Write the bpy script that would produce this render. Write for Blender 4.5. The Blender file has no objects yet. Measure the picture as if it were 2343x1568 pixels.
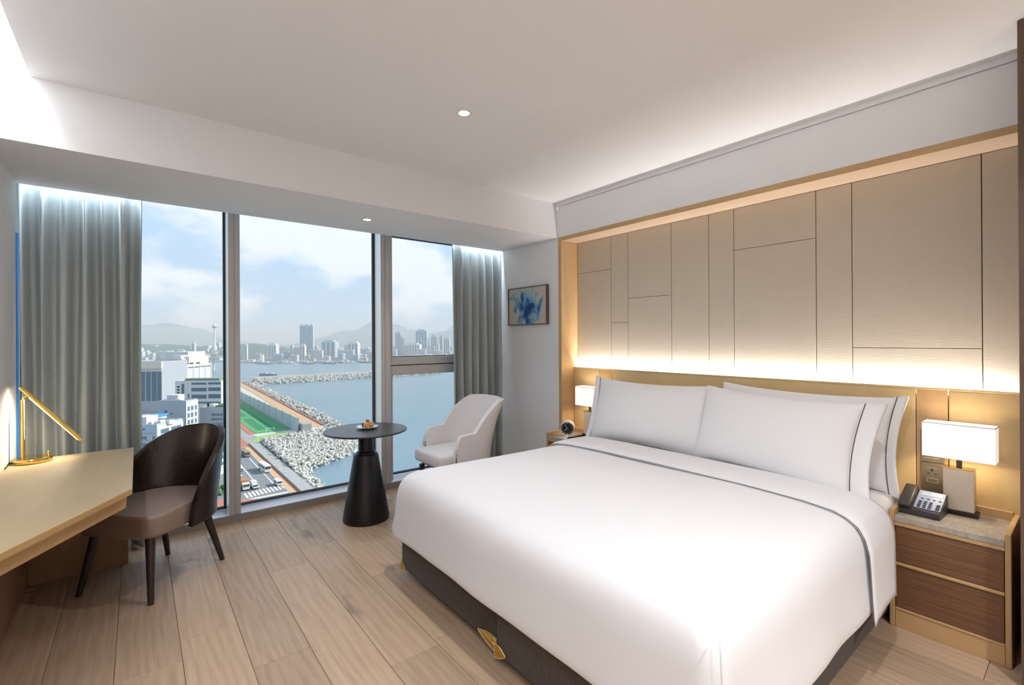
import bpy, bmesh, math, random
from mathutils import Vector, Matrix
rnd = random.Random(7)
sc = bpy.context.scene
COL = sc.collection
R2 = math.radians

# ------------------------------------------------------------------ camera
cd = bpy.data.cameras.new('camera'); cam = bpy.data.objects.new('camera', cd); COL.objects.link(cam); sc.camera = cam
YAW, PITCH, ROLL, FPX = 0.6726, 0.0012, -0.0054, 1074.99
Fv = Vector((math.sin(YAW)*math.cos(PITCH), math.cos(YAW)*math.cos(PITCH), math.sin(PITCH)))
Rv0 = Vector((math.cos(YAW), -math.sin(YAW), 0)); Uv0 = Rv0.cross(Fv)
Rv = Rv0*math.cos(ROLL)+Uv0*math.sin(ROLL); Uv = -Rv0*math.sin(ROLL)+Uv0*math.cos(ROLL)
m = Matrix((Rv, Uv, -Fv)).transposed().to_4x4(); m.translation = Vector((0, 0, 1.4)); cam.matrix_world = m
cd.sensor_width = 36; cd.lens = 36*FPX/2343; cd.shift_y = -(784-775.7)/2343; cd.clip_start = .05; cd.clip_end = 20000

# ------------------------------------------------------------------ view / exposure
vs = sc.view_settings; vs.view_transform = 'Standard'; vs.look = 'None'; vs.gamma = 1; vs.exposure = 0.30; vs.use_curve_mapping = False
cy = sc.cycles; cy.max_bounces = 7; cy.diffuse_bounces = 4; cy.glossy_bounces = 3; cy.transmission_bounces = 4
cy.transparent_max_bounces = 12; cy.volume_bounces = 0; cy.sample_clamp_indirect = 6; cy.caustics_reflective = False; cy.caustics_refractive = False
cy.use_denoising = True; cy.use_adaptive_sampling = True; cy.adaptive_threshold = .035; cy.adaptive_min_samples = 12

# ------------------------------------------------------------------ world: hazy summer sky with cumulus
w = bpy.data.worlds.new('sky'); sc.world = w; w.use_nodes = True; nt = w.node_tree; nt.nodes.clear()
N = lambda t: nt.nodes.new(t); L = lambda a, b: nt.links.new(a, b)
out = N('ShaderNodeOutputWorld'); bg = N('ShaderNodeBackground'); L(bg.outputs[0], out.inputs[0]); bg.inputs[1].default_value = 1.08
tc = N('ShaderNodeTexCoord'); sx = N('ShaderNodeSeparateXYZ'); L(tc.outputs['Generated'], sx.inputs[0])
gr = N('ShaderNodeValToRGB'); L(sx.outputs['Z'], gr.inputs[0]); e = gr.color_ramp.elements
e[0].position = 0.0; e[0].color = (.50, .60, .70, 1); e[1].position = 0.75; e[1].color = (.30, .48, .72, 1)
x1 = gr.color_ramp.elements.new(.14); x1.color = (.46, .60, .76, 1); x2 = gr.color_ramp.elements.new(.32); x2.color = (.44, .62, .82, 1)
mp = N('ShaderNodeMapping'); L(tc.outputs['Generated'], mp.inputs[0]); mp.inputs['Scale'].default_value = (1, 1, 2.1); mp.inputs['Location'].default_value = (1.62, .9, .42)
nz = N('ShaderNodeTexNoise'); L(mp.outputs[0], nz.inputs[0]); nz.inputs['Scale'].default_value = 4.2; nz.inputs['Detail'].default_value = 9; nz.inputs['Roughness'].default_value = .52
cr = N('ShaderNodeValToRGB'); L(nz.outputs[0], cr.inputs[0]); cr.color_ramp.elements[0].position = .49; cr.color_ramp.elements[1].position = .585
mx = N('ShaderNodeMix'); mx.data_type = 'RGBA'; L(gr.outputs[0], mx.inputs[6]); mx.inputs[7].default_value = (.80, .83, .85, 1)
mm = N('ShaderNodeMath'); mm.operation = 'MULTIPLY'; L(cr.outputs[0], mm.inputs[0]); mm.inputs[1].default_value = .80; L(mm.outputs[0], mx.inputs[0])
L(mx.outputs[2], bg.inputs[0])

def light(name, kind, loc, energy, color=(1, 1, 1), rot=None, **k):
    d = bpy.data.lights.new(name, kind); d.energy = energy; d.color = color
    o = bpy.data.objects.new(name, d); COL.objects.link(o); o.location = loc
    if rot: o.rotation_euler = rot
    for a, b in k.items(): setattr(d, a, b)
    return o
# sun over the harbour, from the right and slightly ahead of the window line (it never enters the room)
sun = light('sun', 'SUN', (100, 100, 300), 4.4, (1, .95, .87), angle=R2(.6))
sdir = Vector((.86, -.30, .62)).normalized(); sun.rotation_euler = sdir.to_track_quat('Z', 'Y').to_euler()
pt = light('window_portal', 'AREA', (1.26, 4.42, 1.3), 1, rot=(R2(-90), 0, 0), shape='RECTANGLE', size=3.75, size_y=2.6); pt.data.cycles.is_portal = True
# LED strips of the room
light('headboard_led', 'AREA', (3.256, 1.68, 1.105), 33, (1, .965, .95), rot=(R2(180), 0, R2(90)), shape='RECTANGLE', size=2.86, size_y=.02)
light('cove_led', 'AREA', (-.474, .7, 2.90), 36, (.97, .99, 1), shape='RECTANGLE', size=.14, size_y=4.8)
light('curtain_led_left', 'AREA', (-.27, 4.022, 2.50), 6, (.70, .84, 1), rot=(R2(-12), 0, 0), shape='RECTANGLE', size=.56, size_y=.02)
light('curtain_led_right', 'AREA', (2.78, 4.022, 2.50), 6, (.70, .84, 1), rot=(R2(-12), 0, 0), shape='RECTANGLE', size=.56, size_y=.02)
DL_FILL = [(1.424, 2.205, 2.663, 47), (1.403, 3.569, 2.344, 20), (1.95, .42, 2.663, 40), (.35, .75, 2.663, 38), (1.42, -1.0, 2.663, 185), (.3, -1.2, 2.663, 110)]  # first two have fixtures; the rest are unseen spots added to brighten the room
for i, (x, y, z, en) in enumerate(DL_FILL):
    light('downlight_or_fill', 'SPOT', (x, y, z-.012), en, (1, .985, .985), spot_size=R2(118), spot_blend=.9, shadow_soft_size=.035)

# ------------------------------------------------------------------ material helpers
MATS = {}
def mat(name, col, rough=.5, metal=0, spec=.5, bump=None, var=None, rand=0, emis=None, sheen=0, coat=0):
    """var=(scale(x,y,z), amount, second colour); bump=(scale(x,y,z), strength)"""
    if name in MATS: return MATS[name]
    M = bpy.data.materials.new(name); M.use_nodes = True; t = M.node_tree; b = t.nodes['Principled BSDF']
    col = (*col, 1)
    b.inputs['Base Color'].default_value = col; b.inputs['Roughness'].default_value = rough; b.inputs['Metallic'].default_value = metal
    b.inputs['Specular IOR Level'].default_value = spec
    if sheen: b.inputs['Sheen Weight'].default_value = sheen; b.inputs['Sheen Roughness'].default_value = .5
    if coat: b.inputs['Coat Weight'].default_value = coat
    if emis: b.inputs['Emission Color'].default_value = (*emis[0], 1); b.inputs['Emission Strength'].default_value = emis[1]
    c = t.nodes.new('ShaderNodeTexCoord') if (var or bump) else None
    last = None
    vecout = c.outputs['Object'] if c else None
    if rand and c:
        oi = t.nodes.new('ShaderNodeObjectInfo'); ad = t.nodes.new('ShaderNodeVectorMath'); ad.operation = 'MULTIPLY_ADD'
        cmb = t.nodes.new('ShaderNodeCombineXYZ')
        for k in range(3): t.links.new(oi.outputs['Random'], cmb.inputs[k])
        ad.inputs[1].default_value = (37, 91, 53); t.links.new(cmb.outputs[0], ad.inputs[0]); t.links.new(vecout, ad.inputs[2]); vecout = ad.outputs[0]
    def noise(scale, detail=5, rough_=.55, dist=0):
        mpn = t.nodes.new('ShaderNodeMapping'); mpn.inputs['Scale'].default_value = scale; t.links.new(vecout, mpn.inputs[0])
        n = t.nodes.new('ShaderNodeTexNoise'); n.inputs['Scale'].default_value = 1; n.inputs['Detail'].default_value = detail; n.inputs['Roughness'].default_value = rough_; n.inputs['Distortion'].default_value = dist
        t.links.new(mpn.outputs[0], n.inputs[0]); return n
    if var:
        n = noise(var[0], 6, .6, var[3] if len(var) > 3 else 0)
        r = t.nodes.new('ShaderNodeValToRGB'); t.links.new(n.outputs[0], r.inputs[0])
        r.color_ramp.elements[0].position = .5-.5/max(var[1], .01)*.5 if var[1] > 1 else .3; r.color_ramp.elements[1].position = .5+.25/max(var[1], .01) if var[1] > 1 else .7
        r.color_ramp.elements[0].color = (*var[2], 1); r.color_ramp.elements[1].color = col
        last = r.outputs[0]
        if rand:
            hs = t.nodes.new('ShaderNodeHueSaturation'); mr = t.nodes.new('ShaderNodeMapRange'); t.links.new(oi.outputs['Random'], mr.inputs[0])
            mr.inputs[3].default_value = 1-rand; mr.inputs[4].default_value = 1+rand; t.links.new(mr.outputs[0], hs.inputs['Value']); t.links.new(last, hs.inputs['Color']); last = hs.outputs[0]
        t.links.new(last, b.inputs['Base Color'])
    if bump:
        n = noise(bump[0], 4); bp = t.nodes.new('ShaderNodeBump'); bp.inputs['Strength'].default_value = bump[1]; bp.inputs['Distance'].default_value = bump[2] if len(bump) > 2 else .01
        t.links.new(n.outputs[0], bp.inputs['Height']); t.links.new(bp.outputs[0], b.inputs['Normal'])
    MATS[name] = M; return M

def emit(name, col, s):
    M = bpy.data.materials.new(name); M.use_nodes = True; t = M.node_tree; t.nodes.clear()
    o = t.nodes.new('ShaderNodeOutputMaterial'); e_ = t.nodes.new('ShaderNodeEmission'); e_.inputs[0].default_value = (*col, 1); e_.inputs[1].default_value = s
    t.links.new(e_.outputs[0], o.inputs[0]); return M

wall_white = mat('wall paint', (.84, .84, .845), .75, bump=((90, 90, 90), .03))
ceil_white = mat('ceiling paint', (.88, .88, .89), .8)
oak = mat('light oak', (.60, .40, .20), .42, var=((9, 9, 1.1), .8, (.50, .32, .155), .6), bump=((60, 60, 4), .05))
oak_y = mat('light oak along', (.60, .40, .20), .42, var=((9, 1.1, 9), .8, (.50, .32, .155), .6), bump=((60, 4, 60), .05))
oak_peach = mat('pale oak soffit', (.62, .47, .34), .5, var=((9, 1.1, 9), .8, (.57, .42, .29)))
desk_top_m = mat('desk oak veneer', (.50, .40, .25), .5, var=((10, 1.2, 10), .8, (.44, .345, .21), .6))
desk_edge_m = mat('desk oak edge', (.58, .37, .17), .45, var=((3, 3, 30), .8, (.49, .31, .14)))
dark_oak = mat('walnut stained drawer', (.23, .115, .055), .5, var=((2, 2.5, 110), .8, (.13, .06, .03)), bump=((2, 2.5, 110), .25))
dark_frame = mat('dark brown frame wood', (.15, .095, .065), .5, var=((20, 20, 2), .8, (.11, .065, .045)))
panel_fab = mat('woven wall fabric', (.58, .51, .41), .85, var=((60, 12, 420), .8, (.52, .455, .362)), bump=((60, 12, 420), .2, .004), sheen=.1)
gap_dark = mat('joint shadow board', (.10, .085, .065), .8)
leather_gold = mat('gold beige leatherette', (.71, .53, .275), .42, var=((8, 8, 5), .8, (.65, .475, .235)), bump=((120, 120, 120), .05))
linen = mat('white cotton', (.83, .835, .865), .8, bump=((9, 9, 9), .06, .02), sheen=.15)
linen2 = mat('white satin pillow cotton', (.89, .89, .905), .75, bump=((7, 7, 7), .10, .02), sheen=.15)
piping_m = mat('grey piping', (.13, .12, .125), .7)
divan_m = mat('brown woven divan fabric', (.085, .062, .048), .95, var=((120, 120, 40), .8, (.045, .032, .025)), bump=((300, 300, 120), .3, .003), sheen=.1)
gold = mat('gold thread', (.62, .36, .06), .35, metal=.75, bump=((200, 200, 200), .3, .002))
gold_l = mat('pale gold thread', (.85, .70, .38), .35, metal=.6)
brass = mat('polished brass', (.80, .55, .16), .16, metal=1)
blackm = mat('black satin metal', (.018, .017, .019), .36, metal=.3)
table_top_m = mat('black laminate', (.03, .03, .034), .33)
leather_br = mat('dark brown leather', (.024, .014, .011), .30, bump=((140, 140, 140), .05), coat=.15)
seat_br = mat('taupe brown leather', (.27, .195, .16), .5, bump=((140, 140, 140), .06))
chair_leg_m = mat('espresso wood', (.04, .022, .017), .4)
boucle = mat('pale grey beige chair fabric', (.82, .785, .78), .9, bump=((260, 260, 260), .25, .003), sheen=.2)
grey_leg = mat('dark grey chair leg', (.06, .058, .055), .5)
stone = mat('grey travertine', (.50, .46, .40), .4, var=((14, 30, 14), .8, (.30, .27, .23), 1.2), bump=((60, 60, 60), .05))
alab = mat('beige marble lamp body', (.78, .70, .60), .35, var=((8, 8, 14), .8, (.70, .61, .50), 1.5))
bronze = mat('dark bronze', (.055, .045, .04), .35, metal=.8)
alu = mat('champagne aluminium', (.50, .485, .475), .42, metal=.15)
alu_w = mat('white painted aluminium', (.74, .73, .72), .5)
alu_lit_side = mat('daylit aluminium side', (.93, .92, .90), .38, metal=.7)  # mullion side made paler than its front, daylight put into the colour
gasket = mat('dark gasket', (.045, .05, .055), .6)
sill_top_m = mat('pale sill stone', (.82, .82, .86), .35)
sill_front_m = mat('taupe sill face', (.30, .265, .25), .5)
blue_m = mat('blue edge strip', (.06, .34, .90), .5)
curtain_m = mat('grey green curtain weave', (.50, .535, .525), .85, var=((300, 300, 26), .8, (.42, .455, .445)), bump=((420, 420, 60), .15, .003), spec=.15)
phone_m = mat('dark taupe phone plastic', (.052, .043, .043), .38)
white_pl = mat('white plastic', (.8, .79, .77), .4)
bronze_pl = mat('bronze socket plate', (.30, .25, .18), .35, metal=.7)
paper_m = mat('white paper', (.85, .84, .82), .7)
def glass_mat():
    M = bpy.data.materials.new('window glass'); M.use_nodes = True; t = M.node_tree; t.nodes.clear()
    o = t.nodes.new('ShaderNodeOutputMaterial'); mxs = t.nodes.new('ShaderNodeMixShader'); tr = t.nodes.new('ShaderNodeBsdfTransparent'); gl = t.nodes.new('ShaderNodeBsdfGlossy')
    fr = t.nodes.new('ShaderNodeFresnel'); fr.inputs[0].default_value = 1.22; tr.inputs[0].default_value = (.95, .97, .975, 1); gl.inputs['Roughness'].default_value = 0
    t.links.new(fr.outputs[0], mxs.inputs[0]); t.links.new(tr.outputs[0], mxs.inputs[1]); t.links.new(gl.outputs[0], mxs.inputs[2]); t.links.new(mxs.outputs[0], o.inputs[0]); return M
glass = glass_mat()

# oak floor: long grain, cathedral figure, scattered knots
def floor_mat():
    M = bpy.data.materials.new('oiled oak plank'); M.use_nodes = True; t = M.node_tree; b = t.nodes['Principled BSDF']
    n_ = t.nodes.new; l_ = t.links.new
    c = n_('ShaderNodeTexCoord'); oi = n_('ShaderNodeObjectInfo'); cmb = n_('ShaderNodeCombineXYZ')
    for k in range(3): l_(oi.outputs['Random'], cmb.inputs[k])
    ad = n_('ShaderNodeVectorMath'); ad.operation = 'MULTIPLY_ADD'; ad.inputs[1].default_value = (17.3, 41.7, 23.9); l_(cmb.outputs[0], ad.inputs[0]); l_(c.outputs['Object'], ad.inputs[2])
    def mapn(s):
        q = n_('ShaderNodeMapping'); q.inputs['Scale'].default_value = s; l_(ad.outputs[0], q.inputs[0]); return q
    wv = n_('ShaderNodeTexWave'); wv.bands_direction = 'X'; wv.inputs['Scale'].default_value = 4.5; wv.inputs['Distortion'].default_value = 11; wv.inputs['Detail'].default_value = 3; wv.inputs['Detail Scale'].default_value = .8
    l_(mapn((1.6, .32, 1)).outputs[0], wv.inputs[0])
    n1 = n_('ShaderNodeTexNoise'); n1.inputs['Scale'].default_value = 1; n1.inputs['Detail'].default_value = 7; l_(mapn((60, 3, 20)).outputs[0], n1.inputs[0])
    n2 = n_('ShaderNodeTexNoise'); n2.inputs['Scale'].default_value = 1; n2.inputs['Detail'].default_value = 3; l_(mapn((4.2, 1.6, 3)).outputs[0], n2.inputs[0])
    r1 = n_('ShaderNodeValToRGB'); r1.color_ramp.elements[0].color = (.395, .275, .18, 1); r1.color_ramp.elements[1].color = (.53, .385, .268, 1); r1.color_ramp.elements[0].position = .25; r1.color_ramp.elements[1].position = .75
    a1 = n_('ShaderNodeMath'); a1.operation = 'MULTIPLY_ADD'; l_(wv.outputs[1], a1.inputs[0]); a1.inputs[1].default_value = .16; m2_ = n_('ShaderNodeMath'); m2_.operation = 'MULTIPLY'; l_(n1.outputs[0], m2_.inputs[0]); m2_.inputs[1].default_value = .84; l_(m2_.outputs[0], a1.inputs[2]); l_(a1.outputs[0], r1.inputs[0])
    kn = n_('ShaderNodeValToRGB'); kn.color_ramp.elements[0].position = .63; kn.color_ramp.elements[1].position = .76; kn.color_ramp.elements[0].color = (0, 0, 0, 1); kn.color_ramp.elements[1].color = (1, 1, 1, 1); l_(n2.outputs[0], kn.inputs[0])
    mxk = n_('ShaderNodeMix'); mxk.data_type = 'RGBA'; l_(kn.outputs[0], mxk.inputs[0]); l_(r1.outputs[0], mxk.inputs[6]); mxk.inputs[7].default_value = (.17, .125, .09, 1)
    hs = n_('ShaderNodeHueSaturation'); mr = n_('ShaderNodeMapRange'); l_(oi.outputs['Random'], mr.inputs[0]); mr.inputs[3].default_value = .86; mr.inputs[4].default_value = 1.14; l_(mr.outputs[0], hs.inputs['Value']); l_(mxk.outputs[2], hs.inputs['Color'])
    l_(hs.outputs[0], b.inputs['Base Color']); b.inputs['Roughness'].default_value = .44; b.inputs['Specular IOR Level'].default_value = .4
    bp = n_('ShaderNodeBump'); bp.inputs['Strength'].default_value = .08; bp.inputs['Distance'].default_value = .004; l_(n1.outputs[0], bp.inputs['Height']); l_(bp.outputs[0], b.inputs['Normal'])
    return M
plank_m = floor_mat()

# ------------------------------------------------------------------ mesh helpers
def box(bm, x0, x1, y0, y1, z0, z1, bev=0, seg=2):
    v = [bm.verts.new(p) for p in ((x0, y0, z0), (x1, y0, z0), (x1, y1, z0), (x0, y1, z0), (x0, y0, z1), (x1, y0, z1), (x1, y1, z1), (x0, y1, z1))]
    f = [bm.faces.new([v[i] for i in q]) for q in ((0, 3, 2, 1), (4, 5, 6, 7), (0, 1, 5, 4), (1, 2, 6, 5), (2, 3, 7, 6), (3, 0, 4, 7))]
    if bev: bmesh.ops.bevel(bm, geom=list({e for q in f for e in q.edges}), offset=bev, segments=seg, profile=.5, affect='EDGES')
def prism(bm, poly, z0, z1, bev=0, seg=2):
    a = [bm.verts.new((x, y, z0)) for x, y in poly]; b = [bm.verts.new((x, y, z1)) for x, y in poly]; n = len(poly)
    f = [bm.faces.new(a[::-1]), bm.faces.new(b)] + [bm.faces.new((a[i], a[(i+1) % n], b[(i+1) % n], b[i])) for i in range(n)]
    if bev: bmesh.ops.bevel(bm, geom=list({e for q in f[:2] for e in q.edges}), offset=bev, segments=seg, profile=.5, affect='EDGES')
def lathe(bm, prof, n=32, c=(0, 0, 0)):
    rings = []
    for r, z in prof:
        if r < 1e-5: rings.append([bm.verts.new((c[0], c[1], c[2]+z))])
        else: rings.append([bm.verts.new((c[0]+r*math.cos(2*math.pi*i/n), c[1]+r*math.sin(2*math.pi*i/n), c[2]+z)) for i in range(n)])
    for a, b in zip(rings, rings[1:]):
        for i in range(n):
            j = (i+1) % n
            if len(a) == 1 and len(b) == 1: continue
            if len(a) == 1: bm.faces.new((a[0], b[j], b[i]))
            elif len(b) == 1: bm.faces.new((a[i], a[j], b[0]))
            else: bm.faces.new((a[i], a[j], b[j], b[i]))
def tube(bm, pts, rad, n=8, cap=True):
    pts = [Vector(p) for p in pts]; rings = []; up = None
    for i, p in enumerate(pts):
        t = (pts[min(i+1, len(pts)-1)]-pts[max(i-1, 0)]).normalized()
        if up is None: up = t.orthogonal().normalized()
        up = (up-t*up.dot(t)).normalized(); s = t.cross(up); r = rad[i] if isinstance(rad, (list, tuple)) else rad
        rings.append([bm.verts.new(p+(up*math.cos(2*math.pi*k/n)+s*math.sin(2*math.pi*k/n))*r) for k in range(n)])
    for a, b in zip(rings, rings[1:]):
        for k in range(n): bm.faces.new((a[k], a[(k+1) % n], b[(k+1) % n], b[k]))
    if cap: bm.faces.new(rings[0][::-1]); bm.faces.new(rings[-1])
def surf(bm, fn, nu, nv, cu=False):
    g = [[bm.verts.new(fn(i/(nu if cu else nu-1), j/(nv-1))) for j in range(nv)] for i in range(nu)]
    for i in range(nu if cu else nu-1):
        for j in range(nv-1):
            bm.faces.new((g[i][j], g[(i+1) % nu][j], g[(i+1) % nu][j+1], g[i][j+1]))
    return g
def make(name, bm, material, parent=None, smooth=False, auto=None, loc=None, recalc=True):
    if recalc: bmesh.ops.recalc_face_normals(bm, faces=bm.faces)
    me = bpy.data.meshes.new(name); bm.to_mesh(me); bm.free()
    if smooth:
        for p in me.polygons: p.use_smooth = True
    me.materials.append(material); o = bpy.data.objects.new(name, me); COL.objects.link(o)
    if parent: o.parent = parent
    if loc: o.location = loc
    if auto: 
        try: me.set_sharp_from_angle(angle=R2(auto))
        except Exception: pass
    return o
def part(name, material, parent, *boxes, bev=0, seg=2, smooth=False):
    bm = bmesh.new()
    for b in boxes: box(bm, *b, bev=bev, seg=seg)
    return make(name, bm, material, parent, smooth)
def thing(name, label, cat, loc=(0, 0, 0), rz=0, group=None):
    o = bpy.data.objects.new(name, None); COL.objects.link(o); o.empty_display_size = .1; o.location = loc; o.rotation_euler = (0, 0, rz)
    o['label'] = label; o['category'] = cat
    if group: o['group'] = group
    return o
def tag(o, label, cat, group=None, kind=None):
    o['label'] = label; o['category'] = cat
    if group: o['group'] = group
    if kind: o['kind'] = kind
    return o
def struct(o, label=None, cat=None):
    o['kind'] = 'structure'
    if label: o['label'] = label
    if cat: o['category'] = cat
    return o
def sroot(name, label, cat, loc=(0, 0, 0)):
    return struct(thing(name, label, cat, loc))
def copy_tree(o, parent=None):
    c = o.copy(); COL.objects.link(c); c.parent = parent
    for ch in list(o.children): copy_tree(ch, c)
    return c
def mod(o, kind, **k):
    md = o.modifiers.new(kind.lower(), kind)
    for a, b in k.items(): setattr(md, a, b)
    return md

# ================================================================== ROOM SHELL
XL, XR, YB, YC, ZC, ZS, XP = -.557, 3.07, 3.165, 4.008, 2.663, 2.344, 3.283
YBACK = -2.2
# floor of separate planks over a dark sub-floor
fl = sroot('floor', 'light oiled oak plank floor of the room', 'floor')
part('subfloor', gap_dark, fl, (XL-.1, 3.45, YBACK-.1, 4.45, -.06, -.012))
pw = .232; x = .149-pw*4
while x < 3.30:
    y = YBACK-rnd.random()*1.2
    xa, xb = max(x, XL), min(x+pw, 3.30)
    while y < 4.15:
        ln = rnd.choice((.75, .95, 1.2, 1.45, 1.7)); ya, yb = max(y, YBACK), min(y+ln, 4.15)
        if xb-xa > .02 and yb-ya > .03:
            bm = bmesh.new(); gx = .0008; box(bm, gx, xb-xa-gx, gx, yb-ya-gx, -.012, 0, bev=.0012, seg=1)
            make('plank', bm, plank_m, fl, loc=(xa, ya, 0))
        y += ln
    x += pw
# ceiling slab with the lighting cove open along the left wall
ce = sroot('ceiling', 'smooth warm white plaster ceiling', 'ceiling')
part('ceiling_slab', ceil_white, ce, (-.395, XR+.3, YBACK, YB, ZC, ZC+.03))
part('cove_roof', ceil_white, ce, (XL-.1, XR+.3, YBACK, 4.5, 2.93, 2.96))
part('cove_upstand', ceil_white, ce, (-.37, -.34, YBACK, YB, ZC+.03, 2.93))
# window-side bulkhead: front face, soffit and curtain pocket
bk = sroot('trim_1', 'white dropped bulkhead above the windows', 'bulkhead')
part('bulkhead_face', wall_white, bk, (XL, XR, YB, YC, ZS, 2.93))
part('pocket_top', wall_white, bk, (XL, XR+.3, YC, 4.5, 2.60, 2.93))
# walls
wl = sroot('wall_left', 'plain off-white left wall beside the desk', 'wall')
part('plaster', wall_white, wl, (XL-.12, XL, YBACK, 3.95, 0, 2.93), (XL-.12, XL-.03, 3.95, 4.5, 0, 2.93))
part('blue_edge', blue_m, wl, (XL-.03, XL+.001, 4.012, 4.03, .02, 2.05))
wr = sroot('wall_right', 'headboard wall with woven fabric panels in an oak lined recess', 'wall')
part('plaster', wall_white, wr, (XR, XR+.35, 3.156, 4.5, 0, 2.60), bev=0)
part('bulkhead', wall_white, wr, (XR, XR+.4, YBACK, 3.156, 2.348, 2.632))
part('cornice', ceil_white, wr, (XR-.012, XR+.4, YBACK, YB, 2.634, ZC))
part('recess_top', oak_peach, wr, (XR+.004, XP+.05, .2, 3.115, 2.312, 2.344))
part('recess_top_edge', oak_y, wr, (XR-.002, XR+.006, .2, 3.156, 2.311, 2.347))
part('recess_jamb', oak, wr, (XR-.002, XP+.05, 3.115, 3.154, 0, 2.311))
part('backing_board', gap_dark, wr, (XP+.012, XP+.05, .15, 3.116, 0, 2.32))
cols = [(3.113, 2.709, [2.020]), (2.708, 2.526, [1.543]), (2.525, 2.108, [1.745]), (2.107, 1.798, []), (1.797, 1.612, []), (1.611, 1.100, [2.018]), (1.099, .913, []), (.912, .370, [1.342]), (.369, .16, [])]
for y1, y0, sp in cols:
    zz = [1.06]+sp+[2.311]
    for za, zb in zip(zz, zz[1:]):
        part('panel', panel_fab, wr, (XP, XP+.012, y0+.0015, y1-.0015, za+.0015, zb-.0015), bev=.0012, seg=1)
wb = sroot('wall_back', 'plain white wall behind the camera', 'wall')
part('plaster', wall_white, wb, (XL-.12, 3.5, YBACK-.12, YBACK, 0, 2.96), (3.47, 3.6, YBACK, .3, 0, 2.96))
ptn = part('wall_partition', dark_frame, None, (2.75, 3.5, .09, .2055, 0, 2.66)); struct(ptn, 'dark brown wooden partition edge right of the nightstand', 'partition')

# windows: sill, mullions, gaskets, panes
sl = sroot('trim_2', 'low stone window sill running under the glazing', 'sill')
part('sill_top', sill_top_m, sl, (XL, XR+.2, 4.152, 4.40, .03, .068), bev=.002)
part('sill_face', sill_front_m, sl, (XL, .600, 4.146, 4.153, 0, .0665), (.6015, XR+.2, 4.146, 4.153, 0, .0665))
part('floor_bead', oak_y, sl, (XL, XR+.2, 4.138, 4.147, 0, .008))
def pane(parent, x0, x1, z0, z1, y=4.318):
    bm = bmesh.new(); v = [bm.verts.new(p) for p in ((x0, y, z0), (x1, y, z0), (x1, y, z1), (x0, y, z1))]; bm.faces.new(v); return make('pane', bm, glass, parent)
def gask(parent, x0, x1, z0, z1, y=4.318, t=.014):
    part('gasket', gasket, parent, (x0-.002, x0+t, y-.012, y+.02, z0, z1)); part('gasket', gasket, parent, (x1-t, x1+.002, y-.012, y+.02, z0, z1))
    part('gasket', gasket, parent, (x0, x1, y-.012, y+.02, z0-.002, z0+t)); part('gasket', gasket, parent, (x0, x1, y-.012, y+.02, z1-t, z1+.002))
W1 = sroot('window_1', 'tall fixed window pane beside the left curtain', 'window')
pane(W1, XL, .541, .08, 2.52); gask(W1, XL-.03, .541, .08, 2.52)
W2 = sroot('window_2', 'wide fixed middle window pane between two mullions', 'window')
pane(W2, .62, 1.76, .08, 2.52); gask(W2, .618, 1.76, .08, 2.52)
part('mullion', alu, W2, (.542, .5795, 4.152, 4.36, .06, 2.60), (.5815, .619, 4.152, 4.36, .06, 2.60)); part('mullion_groove', gasket, W2, (.579, .582, 4.160, 4.35, .06, 2.60))
part('mullion_lit_side', alu_lit_side, W2, (.5405, .5425, 4.157, 4.30, .06, 2.60))
W3 = sroot('window_3', 'right window with opening sash below a horizontal transom', 'window')
pane(W3, 1.90, XR+.15, 1.24, 2.41); pane(W3, 1.90, XR+.15, .09, 1.06); gask(W3, 1.895, XR+.16, .09, 1.07); gask(W3, 1.895, XR+.16, 1.225, 2.42)
part('mullion', alu, W3, (1.762, 1.7985, 4.152, 4.36, .06, 2.60), (1.8015, 1.851, 4.152, 4.36, .06, 2.60)); part('mullion_groove', gasket, W3, (1.798, 1.802, 4.160, 4.35, .06, 2.60))
part('mullion_lit_side', alu_lit_side, W3, (1.760, 1.7625, 4.157, 4.30, .06, 2.60))
part('sash_stile', alu, W3, (1.851, 1.897, 4.21, 4.35, .07, 2.60))
part('transom', alu, W3, (1.851, XR+.2, 4.2, 4.35, 1.163, 1.232), (1.851, XR+.2, 4.2, 4.35, 1.065, 1.153)); part('transom_groove', gasket, W3, (1.852, XR+.2, 4.21, 4.34, 1.15, 1.166))
part('sash_head', alu, W3, (1.851, XR+.2, 4.21, 4.35, 2.425, 2.60))

# recessed downlights in view
for (x, y, z), lab in (((1.424, 2.205, ZC), 'round recessed downlight in the main ceiling'), ((1.403, 3.569, ZS), 'round recessed downlight in the bulkhead above the table')):
    t = thing('downlight', lab, 'downlight', (x, y, z), group='recessed downlights')
    bm = bmesh.new(); lathe(bm, [(.028, .004), (.030, -.004), (.036, -.006), (.045, -.004), (.046, .001)], 28); make('trim_ring', bm, alu_w, t, True)
    bm = bmesh.new(); lathe(bm, [(0, -.0015), (.029, -.0015)], 24); make('lens', bm, emit('downlight lens', (1, .97, .92), 8), t)

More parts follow.
